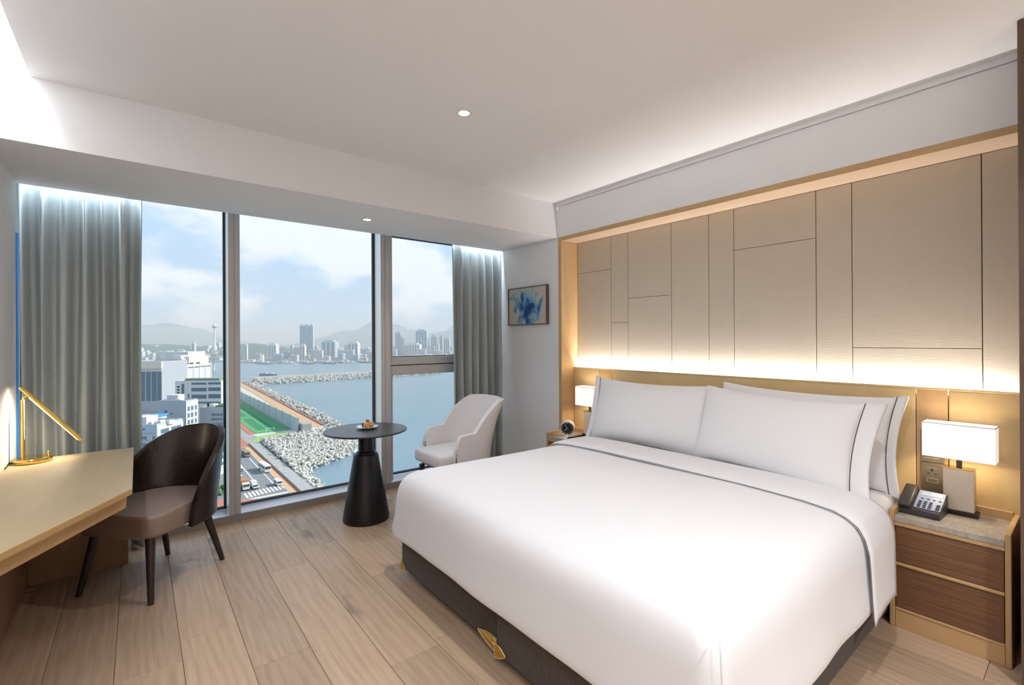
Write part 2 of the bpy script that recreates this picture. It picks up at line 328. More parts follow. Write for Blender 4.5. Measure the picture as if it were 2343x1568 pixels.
# ================================================================== CURTAINS
def curtain(x0, x1, n, label, seed):
    r = random.Random(seed); ph = [r.uniform(-.10, .10) for _ in range(n+1)]; am = [r.uniform(.75, 1.1) for _ in range(n+2)]
    bm = bmesh.new()
    def fn(u, v):
        z = .012+v*2.52; k = u*n; i = int(min(k, n-1)); fr = k-i
        a = .060*(am[i]*(1-fr)+am[i+1]*fr)
        env = 1-.22*v; top = max(0, (v-.90)/.10)
        warp = fr+.07*math.sin(2*math.pi*(fr+ph[i]*2+v*.12))
        s = math.cos(2*math.pi*warp)
        sh = 2*(.5+.5*s)**1.25-1
        pin = math.exp(-((min(fr, 1-fr))/.035)**2)
        y = -a*env*sh*(1-.55*top)+.055*pin*top
        xx = x0+(x1-x0)*u+.012*math.sin(2*math.pi*k)*(1-v)+.006*math.sin(5*v+i*1.7)
        return (xx, y, z)
    surf(bm, fn, n*34+1, 34)
    o = make('curtain', bm, curtain_m, None, True, recalc=False); mod(o, 'SOLIDIFY', thickness=.004, offset=0)
    o.location = (0, 4.078, 0); tag(o, label, 'curtain', 'floor length pleated curtains'); return o
curtain(-.550, .022, 6, 'floor length grey green pleated curtain at the left end behind the desk', 3)
curtain(2.478, 3.062, 6, 'floor length grey green pleated curtain at the right end behind the armchair', 9)

# ================================================================== HEADBOARD
hb = thing('headboard', 'gold beige padded headboard panel below the lit fabric wall', 'headboard', (3.227, 1.68, 0))
ox, oy = 3.227, 1.68
for (a, b) in ((2.800, 3.114), (.617, 2.656), (.205, .488)):
    part('padded_panel', leather_gold, hb, (0, .026, a-oy, b-oy, .02, 1.128), bev=.008, seg=3, smooth=True)
for (a, b) in ((2.659, 2.797), (.491, .614)):
    part('oak_post', oak, hb, (.003, .026, a-oy, b-oy, 0, 1.130))
part('top_edge', leather_gold, hb, (0, .012, .205-oy, 3.114-oy, 1.126, 1.138), bev=.002)
part('led_channel', white_pl, hb, (.0265, .054, .205-oy, 3.114-oy, 1.05, 1.085))

# ================================================================== BED
bb = thing('divan_bed', 'dark brown upholstered divan base under the white bedding', 'bed base', (2.2, 1.64, 0))
bx = 2.2; by = 1.64
part('divan', divan_m, bb, (1.225-bx, 3.2-bx, 1.648-by, 2.615-by, .038, .352), bev=.022, seg=3, smooth=True)
part('divan', divan_m, bb, (1.205-bx, 3.2-bx, .665-by, 1.643-by, .038, .352), bev=.022, seg=3, smooth=True)
for fx in (1.4, 3.05):
    for fy in (.8, 1.5, 1.8, 2.45):
        bm = bmesh.new(); lathe(bm, [(0, 0), (.025, 0), (.03, .04), (0, .04)], 12, (fx-bx, fy-by, 0)); make('foot', bm, blackm, bb, True)
def leaf_tag(x, ya, yb, za, zb, flip=False):
    n = 12; low = []; up = []
    for i in range(n+1):
        s = i/n; y = ya+(yb-ya)*s; q = s if not flip else 1-s
        low.append((y, za+(zb-za)*(.42*(1-q)**1.6))); up.append((y, za+(zb-za)*(.60+.10*math.sin(q*5.2-1.2)+.28*q**3)))
    poly = low+up[::-1]; bm = bmesh.new()
    a = [bm.verts.new((x-bx, y-by, z)) for y, z in poly]; b = [bm.verts.new((x-.003-bx, y-by, z)) for y, z in poly]; k = len(poly)
    bm.faces.new(a); bm.faces.new(b[::-1])
    for i in range(k): bm.faces.new((a[i], a[(i+1) % k], b[(i+1) % k], b[i]))
    o = make('corner_badge', bm, gold, bb); o['label'] = 'gold embroidered badge'
    bm = bmesh.new(); tube(bm, [(x-.004-bx, y-by, z) for y, z in poly+[poly[0]]], .0018, 5, False); make('badge_border', bm, gold_l, o)
    return o
bdg = leaf_tag(1.2242, 1.795, 1.652, .030, .112); leaf_tag(1.2042, 1.640, 1.565, .030, .108, True); leaf_tag(1.2242, 2.555, 2.610, .030, .10)
tcu = bpy.data.curves.new('badge_lettering', 'FONT'); tcu.body = 'WORLD'; tcu.size = .026; tcu.extrude = .0006
to = bpy.data.objects.new('tmp_text', tcu); COL.objects.link(to)
dg = bpy.context.evaluated_depsgraph_get(); tme = bpy.data.meshes.new_from_object(to.evaluated_get(dg)); bpy.data.objects.remove(to)
tl = bpy.data.objects.new('badge_lettering', tme); COL.objects.link(tl); tme.materials.clear(); tme.materials.append(gold_l); tl.parent = bdg
tl.matrix_local = Matrix.Translation((1.2203-bx, 1.778-by, .062)) @ Matrix(((0, 0, -1, 0), (-1, 0, 0, 0), (0, 1, 0, 0), (0, 0, 0, 1)))
bm = bmesh.new(); tube(bm, [(1.2203-bx, 1.672-by+.013*math.cos(a*.35+1.1), .071+.013*math.sin(a*.35+1.1)) for a in range(14)], .0022, 5); make('badge_emblem', bm, gold_l, bdg)

mt = thing('mattress', 'white sheeted mattress showing beside the pillows', 'mattress', (2.2, 1.64, .352))
bm = bmesh.new(); box(bm, 1.25-bx, 3.2-bx, .650-by, 2.612-by, 0, .245, bev=.085, seg=6); make('fitted_sheet', bm, linen, mt, True)

# duvet draped over foot and both sides
Y0, Y1, X0, XH = .622, 2.655, 1.187, 2.64; YM = (Y0+Y1)/2
def u_path():
    p = []; rc = .075
    n = 34
    for i in range(n): p.append((XH-(XH-X0-rc)*i/(n-1), Y0, 0, -1))
    for i in range(1, 8): a = math.pi/2*i/8; p.append((X0+rc-rc*math.sin(a), Y0+rc-rc*math.cos(a), -math.sin(a), -math.cos(a)))
    n = 40
    for i in range(n): p.append((X0, Y0+rc+(Y1-Y0-2*rc)*i/(n-1), -1, 0))
    for i in range(1, 8): a = math.pi/2*i/8; p.append((X0+rc-rc*math.cos(a), Y1-rc+rc*math.sin(a), -math.cos(a), math.sin(a)))
    n = 34
    for i in range(n): p.append((X0+rc+(XH-X0-rc)*i/(n-1), Y1, 0, 1))
    return p
UP = u_path()
PROF = [(-.010, .243), (-.006, .30), (-.001, .37), (.002, .44), (.008, .50), (.022, .545), (.045, .580), (.080, .603), (.13, .617), (.22, .626), (.36, .631), (.55, .634)]
def duvet_z(x, y, z): return z+.004*math.sin(3.1*x+1.3*y)+.003*math.sin(5.3*y-2*x)
bm = bmesh.new(); rows = []
for i, (px, py, nx, ny) in enumerate(UP):
    qx = min(max(px, X0+1.0), XH); q = Vector((qx, YM)); p = Vector((px, py)); d = (q-p); ln = d.length; d.normalize(); row = []
    for k, (ins, z) in enumerate(PROF):
        far = max(0, (py-YM)/(Y1-YM)) if abs(nx) < .6 else 0
        fl_ = (.012+.035*far)*max(0, (.45-z)/.2) if abs(ny) > .3 else .006*max(0, (.45-z)/.2)
        wob = (.0035*math.sin(i*.33)+.002*math.sin(i*.71+1))*max(0, (.52-z)/.27)
        pos = p+d*max(ins, 0) + Vector((nx, ny))*(max(-ins, 0)+fl_+wob)
        zz = duvet_z(pos.x, pos.y, z) if z > .55 else z
        row.append(bm.verts.new((pos.x, pos.y, zz)))
    for s in (.72, .86, 1.0):
        pos = p+d*(ln*(.55+(s-.72)/.28*(1-.55) if ln > .6 else s)); row.append(bm.verts.new((pos.x, pos.y, duvet_z(pos.x, pos.y, .635))))
    rows.append(row)
for a, b in zip(rows, rows[1:]):
    for k in range(len(a)-1): bm.faces.new((a[k], b[k], b[k+1], a[k+1]))
bmesh.ops.remove_doubles(bm, verts=bm.verts, dist=.0005)
duv = make('duvet', bm, linen, None, True); mod(duv, 'SOLIDIFY', thickness=.018, offset=-1); mod(duv, 'SUBSURF', levels=1, render_levels=1)
dv = thing('bed_duvet', 'smooth white duvet draped over the king bed', 'duvet', (0, 0, 0)); duv.parent = dv; duv.name = 'duvet_cover'
# tailored corner crease at the near foot corner
bm = bmesh.new(); tube(bm, [(1.222, .640, .600), (1.205, .632, .588), (1.190, .622, .56), (1.186, .618, .48), (1.184, .612, .36), (1.182, .606, .25)], [.001, .0035, .0045, .0035, .003, .003], 8); make('corner_crease', bm, linen, dv, True)
# turned-down band lying over the duvet near the pillows
sec = [(Y0-.040, .232), (Y0-.030, .33), (Y0-.020, .44), (Y0-.013, .50), (Y0+.004, .552), (Y0+.03, .594), (Y0+.075, .622), (Y0+.13, .638), (Y0+.25, .648), (Y0+.5, .655), (YM, .657), (Y1-.5, .655), (Y1-.25, .648), (Y1-.13, .638), (Y1-.075, .622), (Y1-.03, .594), (Y1-.004, .552), (Y1+.016, .46), (Y1+.03, .35), (Y1+.045, .24)]
bm = bmesh.new()
def band(u, v):
    k = u*(len(sec)-1); i = min(int(k), len(sec)-2); f = k-i; y = sec[i][0]*(1-f)+sec[i+1][0]*f; z = sec[i][1]*(1-f)+sec[i+1][1]*f
    h = max(0, (.56-z)/.32); xa = 2.425-.075*h-.02*math.sin(u*9); xb = 2.79-.12*h; x = xa+(xb-xa)*v
    e_ = min(v, 1-v); return (x, y, z-.006-(.010 if e_ < .01 else 0)+.008*math.sin(v*math.pi)+h*.02*v)
surf(bm, band, 77, 9); tb = make('turndown', bm, linen, dv, True); mod(tb, 'SOLIDIFY', thickness=.006, offset=0)
bm = bmesh.new(); tube(bm, [Vector(band(i/90, .0))+Vector((-.002, 0, .004)) for i in range(91)], .0017, 6); make('piping', bm, piping_m, dv, True)

dv.location = (1.9, 1.64, .24)
for ch in dv.children: ch.location = (-1.9, -1.64, -.24)
# pillows
def pillow(loc, w_, h_, t_, lean, rz, roll, side, label, sub=.0, fw=.06):
    t = thing('pillow', label, 'pillow', loc, group='white bed pillows'); t.rotation_euler = (roll, lean, rz)
    def edge(u, v): 
        y = w_/2*u*(1-.055*(1-v*v)*abs(u)**3); z = h_/2*v*(1-.10*(1-u*u)*abs(v)**3); return y, z
    bm = bmesh.new()
    def fr(sg):
        def fn(a, b):
            u = math.sin((a*2-1)*math.pi/2); v = math.sin((b*2-1)*math.pi/2); y, z = edge(u, v)
            th = t_/2*(max(0, 1-u*u)**.42)*(max(0, 1-v*v)**.42)*(1-.15*v)
            th += .004*math.sin(6*u+3*v+sub)*(1-u*u)*(1-v*v)
            return (-sg*th, y, z)
        return fn
    surf(bm, fr(1), 34, 22); surf(bm, fr(-1), 34, 22); bmesh.ops.remove_doubles(bm, verts=bm.verts, dist=.0004)
    make('pillowcase', bm, linen2, t, True)
    bm = bmesh.new()
    def fla(a, b):
        v = math.sin((b*2-1)*math.pi/2)*1.0; y, z = edge(side*1.0, v); k = a-.25
        return (.010*math.sin(b*7+sub)*a-.012*a, y+side*fw*k*(1+.15*v*v), z*(1+.05*a))
    surf(bm, fla, 6, 22); f = make('flange', bm, linen2, t, True); mod(f, 'SOLIDIFY', thickness=.010, offset=0)
    bm = bmesh.new(); tube(bm, [Vector(fla(.30, i/24))+Vector((-.0055, 0, 0)) for i in range(25)], .0026, 6); make('piping', bm, piping_m, t, True)
    return t
pillow((2.960, 2.105, .838), .98, .50, .22, R2(17), R2(2), R2(0), 1, 'plump white pillow nearest the alarm clock with dark piped flange', .5)
pillow((3.105, 1.165, .846), .97, .50, .16, R2(12), R2(-3), R2(1), -1, 'white pillow standing behind another pillow, its piped flange beside the telephone', 1.9)
pillow((2.895, 1.225, .832), .90, .50, .215, R2(17), R2(-4), R2(2), -1, 'plump white pillow in front, right half of the bed', 3.1, .115)

# ================================================================== NIGHTSTANDS
def nightstand(y0, label):
    t = thing('nightstand', label, 'nightstand', (2.865, y0, 0), group='oak nightstands'); W = .412
    part('side_panel', oak, t, (0, .358, 0, .020, 0, .566), bev=.004); part('side_panel', oak, t, (0, .358, W-.020, W, 0, .566), bev=.004)
    part('back_panel', oak_y, t, (.338, .358, .021, W-.021, .02, .576), bev=.003)
    part('stone_top', stone, t, (.004, .336, .021, W-.021, .508, .535), bev=.002)
    part('top_rail', oak_y, t, (.006, .30, .021, W-.021, .490, .507)); part('middle_rail', oak_y, t, (.004, .30, .021, W-.021, .298, .312), bev=.003)
    part('carcass', dark_oak, t, (.03, .33, .021, W-.021, .05, .489))
    part('drawer', dark_oak, t, (.012, .029, .023, W-.023, .314, .487), bev=.003); part('drawer', dark_oak, t, (.012, .029, .023, W-.023, .094, .295), bev=.003)
    part('plinth', oak_y, t, (.008, .029, .021, W-.021, 0, .084), bev=.002); part('bottom_rail', oak_y, t, (.004, .029, .021, W-.021, .084, .093), bev=.002)
    return t
nightstand(.240, 'oak nightstand with two dark drawers carrying the telephone')
nightstand(2.702, 'oak nightstand behind the far side of the bed carrying the alarm clock')

# bedside lamps
shade_m = mat('white lamp shade', (.85, .83, .80), .8, emis=((1, .93, .87), .62))
def table_lamp(y, label):
    t = thing('bedside_lamp', label, 'lamp', (3.140, y, .5355), group='bedside lamps')
    part('base', bronze, t, (-.034, .034, -.068, .068, 0, .020), bev=.002)
    part('lamp_body', alab, t, (-.027, .027, -.056, .056, .0205, .222), bev=.003); part('cap', brass, t, (-.028, .028, -.057, .057, .2225, .227))
    part('stem', bronze, t, (-.006, .006, -.010, .010, .2275, .30))
    bm = bmesh.new(); a, b, z0, z1, th = .052, .130, .272, .440, .003
    for q in ((-a, a, -b, -b+th), (-a, a, b-th, b), (-a, -a+th, -b+th, b-th), (a-th, a, -b+th, b-th)): box(bm, *q, z0, z1)
    make('shade', bm, shade_m, t); part('shade_rim', white_pl, t, (-a-.0008, -a+.001, -b-.0008, b+.0008, z1-.004, z1+.001), (-a, a, -b-.0008, -b+.001, z1-.004, z1+.001))
    bm = bmesh.new(); lathe(bm, [(0, 0), (.012, .005), (.022, .03), (.018, .055), (0, .065)], 16, (0, 0, .31)); make('bulb', bm, emit('warm bulb', (1, .85, .65), 6), t, True)
    l = light('lamp_glow', 'POINT', (0, 0, .345), 7.5, (1, .80, .54), shadow_soft_size=.03); l.parent = t
    return t
table_lamp(.437, 'bedside lamp with rectangular white shade behind the telephone')
table_lamp(2.835, 'bedside lamp with rectangular white shade beside the alarm clock')

# outlet panel
op = thing('outlet_panel', 'bronze switch and socket panel on the headboard behind the lamp', 'socket', (3.228, .552, .585))
part('plate', bronze_pl, op, (-.006, 0, -.047, .045, 0, .160), bev=.002); part('plate', bronze_pl, op, (-.006, 0, -.047, .045, .163, .33), bev=.002)
part('socket_slot', blackm, op, (-.0068, -.005, -.003, .003, .118, .132)); part('socket_slot', blackm, op, (-.0068, -.005, .010, .018, .104, .108)); part('socket_slot', blackm, op, (-.0068, -.005, -.018, -.010, .104, .108))
part('data_port', gold_l, op, (-.0066, -.005, -.024, .022, .060, .063), (-.0066, -.005, -.024, .022, .080, .083), (-.0066, -.005, -.024, -.021, .060, .083), (-.0066, -.005, .019, .022, .060, .083))
part('switch', gold_l, op, (-.0066, -.005, -.030, -.002, .185, .188), (-.0066, -.005, .002, .030, .185, .188)); part('marking', gold_l, op, (-.0066, -.005, -.022, .020, .135, .1365))

# telephone
ph = thing('telephone', 'dark desk telephone with tilted pale keypad on the nightstand', 'telephone', (2.942, .557, .5355)); ph.rotation_euler = (0, 0, R2(-2))
bm = bmesh.new()
prof = [(0, 0), (.158, 0), (.158, .092), (.150, .096), (0, .026)]
a = [bm.verts.new((x, -.080, z)) for x, z in prof]; b = [bm.verts.new((x, .080, z)) for x, z in prof]; n = len(prof)
bm.faces.new(a); bm.faces.new(b[::-1]); [bm.faces.new((a[i], b[i], b[(i+1) % n], a[(i+1) % n])) for i in range(n)]
bmesh.ops.bevel(bm, geom=list(bm.edges), offset=.005, segments=2, affect='EDGES'); make('body', bm, phone_m, ph, True, auto=40)
sl_ = (.096-.026)/.150; face = Matrix.Rotation(-math.atan(sl_), 4, 'Y')
fp_m = mat('pale blue keypad film', (.36, .43, .60), .18, coat=.3); key_m = mat('black keys', (.015, .015, .018), .4); lcd_m = mat('pale display', (.50, .58, .74), .15)
def onface(nm, m_, par, bxs, h0=.0005, h1=.002):
    bm = bmesh.new()
    for (u0, u1, v0, v1) in bxs: box(bm, u0, u1, v0, v1, h0, h1)
    for v in bm.verts: v.co = face @ v.co; v.co.z += .0265
    return make(nm, bm, m_, par)
kp = onface('keypad_panel', fp_m, ph, [(.022, .158, -.077, .022)])
onface('display', lcd_m, ph, [(.122, .152, -.068, .012)], .002, .003)
keys = [(.028+.0135*i, .035+.0135*i, -.012-.020*j+.010, -.000-.020*j+.010) for i in range(4) for j in range(3)]+[(.026+.009*i, .031+.009*i, -.072, -.058) for i in range(5)]+[(.094, .098, .004-.022*j-.008, .006-.022*j) for j in range(4)]
ks = onface('keys', key_m, ph, keys, .002, .0045); ks['kind'] = 'stuff'
bm = bmesh.new(); box(bm, .000, .168, .028, .079, .001, .024, bev=.009, seg=3)
for v in bm.verts: v.co.z += .006*math.sin(max(0, min(1, v.co.x/.168))*math.pi); v.co = face @ v.co; v.co.z += .0265
make('handset', bm, phone_m, ph, True)
bm = bmesh.new(); tube(bm, [(.02+.008*math.cos(i*1.1)+.001*i, .083+.006*math.sin(i*1.1), .010+.0005*i) for i in range(60)]+[(.10, .088, .03)], .0035, 6); make('coiled_cord', bm, blackm, ph, True)

# alarm clock, tray and notepad on the far nightstand
ck = thing('alarm_clock', 'round black-faced alarm clock on the far nightstand', 'clock', (2.985, 2.960, .5355)); ck.rotation_euler = (0, 0, R2(38)); ck.scale = (1.35, 1.35, 1.35)
bm = bmesh.new(); lathe(bm, [(0, .035), (.030, .034), (.044, .02), (.047, 0), (.047, -.022), (.044, -.026), (.040, -.024)], 32)
for v in bm.verts: v.co = Matrix.Rotation(R2(78), 4, 'Y') @ v.co; v.co.z += .062
make('case', bm, white_pl, ck, True)
def disc(nm, m_, r, off, par):
    bm = bmesh.new(); lathe(bm, [(0, -off-.0008), (r, -off-.0008), (r, -off+.001), (0, -off+.001)], 28)
    for v in bm.verts: v.co = Matrix.Rotation(R2(78), 4, 'Y') @ v.co; v.co.z += .062
    return make(nm, bm, m_, par)
fc = disc('face', mat('clock face', (.02, .024, .03), .3), .042, .024, ck)
bm = bmesh.new()
for k in range(12):
    a = k*math.pi/6; cx_, cy_ = .035*math.cos(a), .035*math.sin(a); box(bm, cx_-.0025, cx_+.0025, cy_-.0025, cy_+.0025, -.0262, -.0252)
for v in bm.verts: v.co = Matrix.Rotation(R2(78), 4, 'Y') @ v.co; v.co.z += .062
make('hour_marks', bm, white_pl, fc)
for ang, ln in ((.9, .022), (2.7, .030)):
    bm = bmesh.new(); box(bm, 0, ln, -.0015, .0015, -.0270, -.0263)
    for v in bm.verts: v.co = Matrix.Rotation(R2(78), 4, 'Y') @ (Matrix.Rotation(ang, 4, 'Z') @ v.co); v.co.z += .062
    make('hand', bm, white_pl, fc)
bm = bmesh.new(); lathe(bm, [(0, 0), (.030, 0), (.030, .004), (.018, .010), (.014, .022), (0, .022)], 20); make('stand', bm, white_pl, ck, True)
tr = thing('tray', 'black leather tray under the white notepad on the far nightstand', 'tray', (2.955, 2.80, .5355))
part('tray_base', blackm, tr, (-.075, .12, -.055, .055, 0, .006)); part('tray_rim', blackm, tr, (-.075, .12, -.058, -.054, 0, .020), (-.075, .12, .054, .058, 0, .020), (-.079, -.075, -.058, .058, 0, .020), (.12, .124, -.058, .058, 0, .020))
tag(part('notepad', paper_m, None, (2.905, 2.985, 2.765, 2.83, .5418, .549)), 'small white notepad in the black tray', 'notepad')
tag(part('bedside_card', paper_m, None, (2.885, 2.955, 2.90, 2.99, .5356, .5376)), 'white card lying in front of the alarm clock', 'card')

# picture
pc = thing('picture', 'small framed abstract blue ink painting on the white wall', 'picture', (3.07, 3.580, 1.545))
def ink():
    M = bpy.data.materials.new('blue ink wash'); M.use_nodes = True; t = M.node_tree; b = t.nodes['Principled BSDF']; n_ = t.nodes.new; l_ = t.links.new
    c = n_('ShaderNodeTexCoord'); mp_ = n_('ShaderNodeMapping'); mp_.inputs['Location'].default_value = (0, .01, -.185); l_(c.outputs['Object'], mp_.inputs[0])
    n1 = n_('ShaderNodeTexNoise'); n1.inputs['Scale'].default_value = 5.5; n1.inputs['Detail'].default_value = 6; n1.inputs['Distortion'].default_value = 1.6; l_(mp_.outputs[0], n1.inputs[0])
    ln = n_('ShaderNodeVectorMath'); ln.operation = 'LENGTH'; mp2 = n_('ShaderNodeMapping'); mp2.inputs['Scale'].default_value = (0, 4.1, 5.2); l_(mp_.outputs[0], mp2.inputs[0]); l_(mp2.outputs[0], ln.inputs[0])
    s = n_('ShaderNodeMath'); s.operation = 'SUBTRACT'; l_(n1.outputs[0], s.inputs[0]); k = n_('ShaderNodeMath'); k.operation = 'MULTIPLY'; l_(ln.outputs['Value'], k.inputs[0]); k.inputs[1].default_value = .34; l_(k.outputs[0], s.inputs[1])
    r = n_('ShaderNodeValToRGB'); el = r.color_ramp.elements; el[0].position = .14; el[0].color = (.58, .52, .45, 1); el[1].position = .44; el[1].color = (.01, .05, .19, 1)
    q = el.new(.21); q.color = (.33, .46, .52, 1); q = el.new(.30); q.color = (.13, .30, .48, 1); q = el.new(.37); q.color = (.03, .12, .34, 1)
    l_(s.outputs[0], r.inputs[0]); l_(r.outputs[0], b.inputs['Base Color']); b.inputs['Roughness'].default_value = .5; return M
part('canvas', ink(), pc, (-.026, -.010, -.286, .286, .008, .372))
part('frame', dark_frame, pc, (-.034, 0, -.296, -.2865, 0, .38), (-.034, 0, .2865, .296, 0, .38), (-.034, 0, -.286, .286, 0, .0075), (-.034, 0, -.286, .286, .3725, .38))

# ================================================================== DESK AND DESK LAMP
dk = thing('desk', 'wall-mounted light oak desk with slanted front under the brass lamp', 'desk', (-.30, 3.0, 0))
def rel(p): return [(x+.30, y-3.0) for x, y in p]
bm = bmesh.new(); prism(bm, rel([(XL+.001, 1.83), (-.022, 2.785), (-.022, 3.852), (XL+.001, 3.852)]), .703, .725, .002, 1); make('desk_top', bm, desk_top_m, dk)
bm = bmesh.new(); prism(bm, rel([(XL+.002, 1.818), (-.0215, 2.772), (-.0215, 2.786), (-.0235, 2.786), (XL+.002, 1.838)]), .7005, .7245); make('edge_band', bm, desk_edge_m, dk)
bm = bmesh.new(); prism(bm, rel([(XL+.001, 1.90), (-.045, 2.815), (-.045, 3.84), (XL+.001, 3.84)]), .632, .7025); make('apron', bm, desk_edge_m, dk)
shade_oak = mat('shaded brown oak', (.30, .175, .09), .5, var=((30, 30, 3), .8, (.24, .135, .065)))  # brown oak, darkened for the shade under the desk
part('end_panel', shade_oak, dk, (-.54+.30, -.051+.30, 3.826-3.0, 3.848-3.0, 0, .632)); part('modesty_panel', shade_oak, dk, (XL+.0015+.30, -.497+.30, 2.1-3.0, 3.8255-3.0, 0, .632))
dl = thing('desk_lamp', 'slim brass desk lamp with slanted arm on the desk', 'lamp', (-.466, 3.752, .7255))
bm = bmesh.new(); lathe(bm, [(0, 0), (.080, 0), (.083, .004), (.083, .022), (.080, .026), (0, .026)], 40); make('base', bm, brass, dl, True, auto=40)
bm = bmesh.new(); tube(bm, [(-.037, 0, .026), (-.037, 0, .352)], .0095, 16); make('pole', bm, brass, dl, True, auto=40)
bm = bmesh.new(); tube(bm, [(-.037, 0, .352), (-.037, 0, .362), (-.022, -.006, .372), (-.010, -.008, .378)], .005, 10); make('joint', bm, brass, dl, True)
A0, A1 = Vector((-.045, -.012, .425)), Vector((.205, -.012, .098)); ax = (A1-A0).normalized(); nrm = Vector((ax.z, 0, -ax.x)); 
if nrm.z > 0: nrm = -nrm
bm = bmesh.new(); tube(bm, [A0, A1], .0115, 16); make('arm', bm, brass, dl, True, auto=40)
bm = bmesh.new(); a0 = A0+ax*.07+nrm*.0112; a1 = A1-ax*.012+nrm*.0112; sd = Vector((0, .006, 0)); hh = nrm*.0016
v = [bm.verts.new(q) for q in (a0-sd, a1-sd, a1+sd, a0+sd, a0-sd+hh, a1-sd+hh, a1+sd+hh, a0+sd+hh)]
for q in ((0, 1, 2, 3), (4, 5, 6, 7), (0, 1, 5, 4), (2, 3, 7, 6), (1, 2, 6, 5), (0, 3, 7, 4)): bm.faces.new([v[i] for i in q])
make('led_strip', bm, emit('desk lamp led', (1, .86, .66), 4), dl)
bm = bmesh.new(); lathe(bm, [(0, 0), (.005, 0), (.005, .022), (.003, .024), (0, .024)], 12, (.062, .02, .026)); make('switch_knob', bm, brass, dl, True)
bm = bmesh.new(); tube(bm, [(-.080, -.01, .008), (-.090, -.03, .010), (-.089, -.07, .004), (-.087, -.13, .004)], .003, 6); make('cable', bm, blackm, dl, True)
lg = light('desk_lamp_glow', 'AREA', tuple((A0+A1)/2+nrm*.03), 1.9, (1, .82, .58), shape='RECTANGLE', size=.33, size_y=.012); lg.parent = dl
zz_ = -nrm; xx_ = ax; yy_ = zz_.cross(xx_); lg.rotation_euler = Matrix((xx_, yy_, zz_)).transposed().to_euler()

# ================================================================== DESK CHAIR  (local: -x is the front of the chair)
dc = thing('desk_chair', 'dark brown leather chair with rounded back drawn up to the desk', 'chair', (.085, 3.500, 0)); dc.rotation_euler = (0, 0, math.atan2(.657, .754))
def rpoly(xf, xb, wf, wb, rf, rb, n=8):
    cs = [(xf+rf, -wf+rf, rf, 180), (xb-rb, -wb+rb, rb, 270), (xb-rb, wb-rb, rb, 0), (xf+rf, wf-rf, rf, 90)]; o = []
    for cx_, cy_, r_, a0 in cs:
        for i in range(n+1): a = R2(a0+90*i/n); o.append((cx_+r_*math.cos(a), cy_+r_*math.sin(a)))
    return o
bm = bmesh.new(); prism(bm, rpoly(-.272, .255, .262, .235, .075, .20), .345, .468, .022, 4); make('seat', bm, seat_br, dc, True, auto=60)
bm = bmesh.new()
def back(u, v):
    th = (u*2-1)*R2(100); c_ = abs(u*2-1)
    h = .335+.515*(max(0, 1-c_**2.5))**.55; zb = .335+.03*(1-c_); z = zb+(h-zb)*v if h > zb else zb
    lean = .085*max(0, (z-.40)/.45)*(1-.35*c_); rx, ry = .272, .262
    return (.005+rx*math.cos(th)+lean, ry*math.sin(th)*(1+.04*(z-.4)), z)
surf(bm, back, 61, 18); bmesh.ops.remove_doubles(bm, verts=bm.verts, dist=.0008)
bo = make('backrest', bm, leather_br, dc, True, recalc=False); mod(bo, 'SOLIDIFY', thickness=.034, offset=1); mod(bo, 'BEVEL', width=.012, segments=3, limit_method='ANGLE', angle_limit=R2(50))
for px, py, fx, fy in ((-.200, -.175, -.252, -.235), (-.200, .175, -.252, .235), (.175, -.16, .265, -.205), (.175, .16, .265, .205)):
    bm = bmesh.new(); tube(bm, [(px, py, .352), (fx, fy, 0)], [.025, .014], 14); make('leg', bm, chair_leg_m, dc, True, auto=50)

# ================================================================== ROUND TABLE, PLATE, PASTRIES
rt = thing('pedestal_table', 'round black pedestal table in front of the window', 'table', (1.398, 3.602, 0))
bm = bmesh.new(); lathe(bm, [(0, .676), (.20, .676), (.308, .686), (.315, .690), (.315, .697), (.312, .700), (0, .700)], 64); make('table_top', bm, table_top_m, rt, True, auto=30)
bm = bmesh.new(); lathe(bm, [(0, .5), (.058, .5), (.058, .676), (0, .676)], 40); make('neck', bm, blackm, rt, True, auto=40)
bm = bmesh.new(); lathe(bm, [(0, 0), (.168, 0), (.174, .006), (.174, .03), (.170, .06), (.094, .500), (.088, .512), (.078, .515), (.070, .530), (.060, .534), (.058, .534)], 56); make('pedestal', bm, blackm, rt, True, auto=40)
pl = thing('plate', 'small white plate of pastries on the round black table', 'plate', (1.424, 3.640, .7002))
bm = bmesh.new(); lathe(bm, [(0, .004), (.045, .004), (.050, .006), (.083, .015), (.085, .0165), (.083, .0175), (.050, .010), (.044, .008), (0, .008)], 40); make('dish', bm, mat('white porcelain', (.82, .82, .83), .2, coat=.3), pl, True)
bm = bmesh.new(); lathe(bm, [(0, 0), (.042, 0), (.045, .004), (0, .004)], 30); make('foot_ring', bm, white_pl, pl, True)
choux = mat('golden choux pastry', (.68, .40, .17), .55, var=((40, 40, 40), .8, (.48, .24, .08)), bump=((90, 90, 60), .4, .004)); cream = mat('whipped cream', (.85, .80, .72), .5); choc = mat('chocolate', (.05, .022, .012), .3)
def puff(x, y, z, r, label, m_=choux, top=None):
    t = thing('cream_puff', label, 'pastry', (x, y, z), group='pastries on the plate')
    bm = bmesh.new(); lathe(bm, [(0, 0), (r*.55, 0), (r*.9, r*.35), (r, r*.8), (r*.86, r*1.3), (r*.5, r*1.65), (0, r*1.75)], 22)
    for v_ in bm.verts: v_.co *= 1+.03*math.sin(v_.co.x*220+v_.co.z*160)
    make('bun', bm, m_, t, True)
    if top:
        bm = bmesh.new(); lathe(bm, [(r*.7, r*1.2), (r*.62, r*1.6), (r*.38, r*2.0), (r*.30, r*2.15), (0, r*2.5)], 18); make('cream_swirl', bm, top, t, True)
puff(1.408, 3.618, .7085, .024, 'golden cream puff at the left front of the plate')
puff(1.455, 3.638, .7085, .025, 'golden cream puff at the right of the plate')
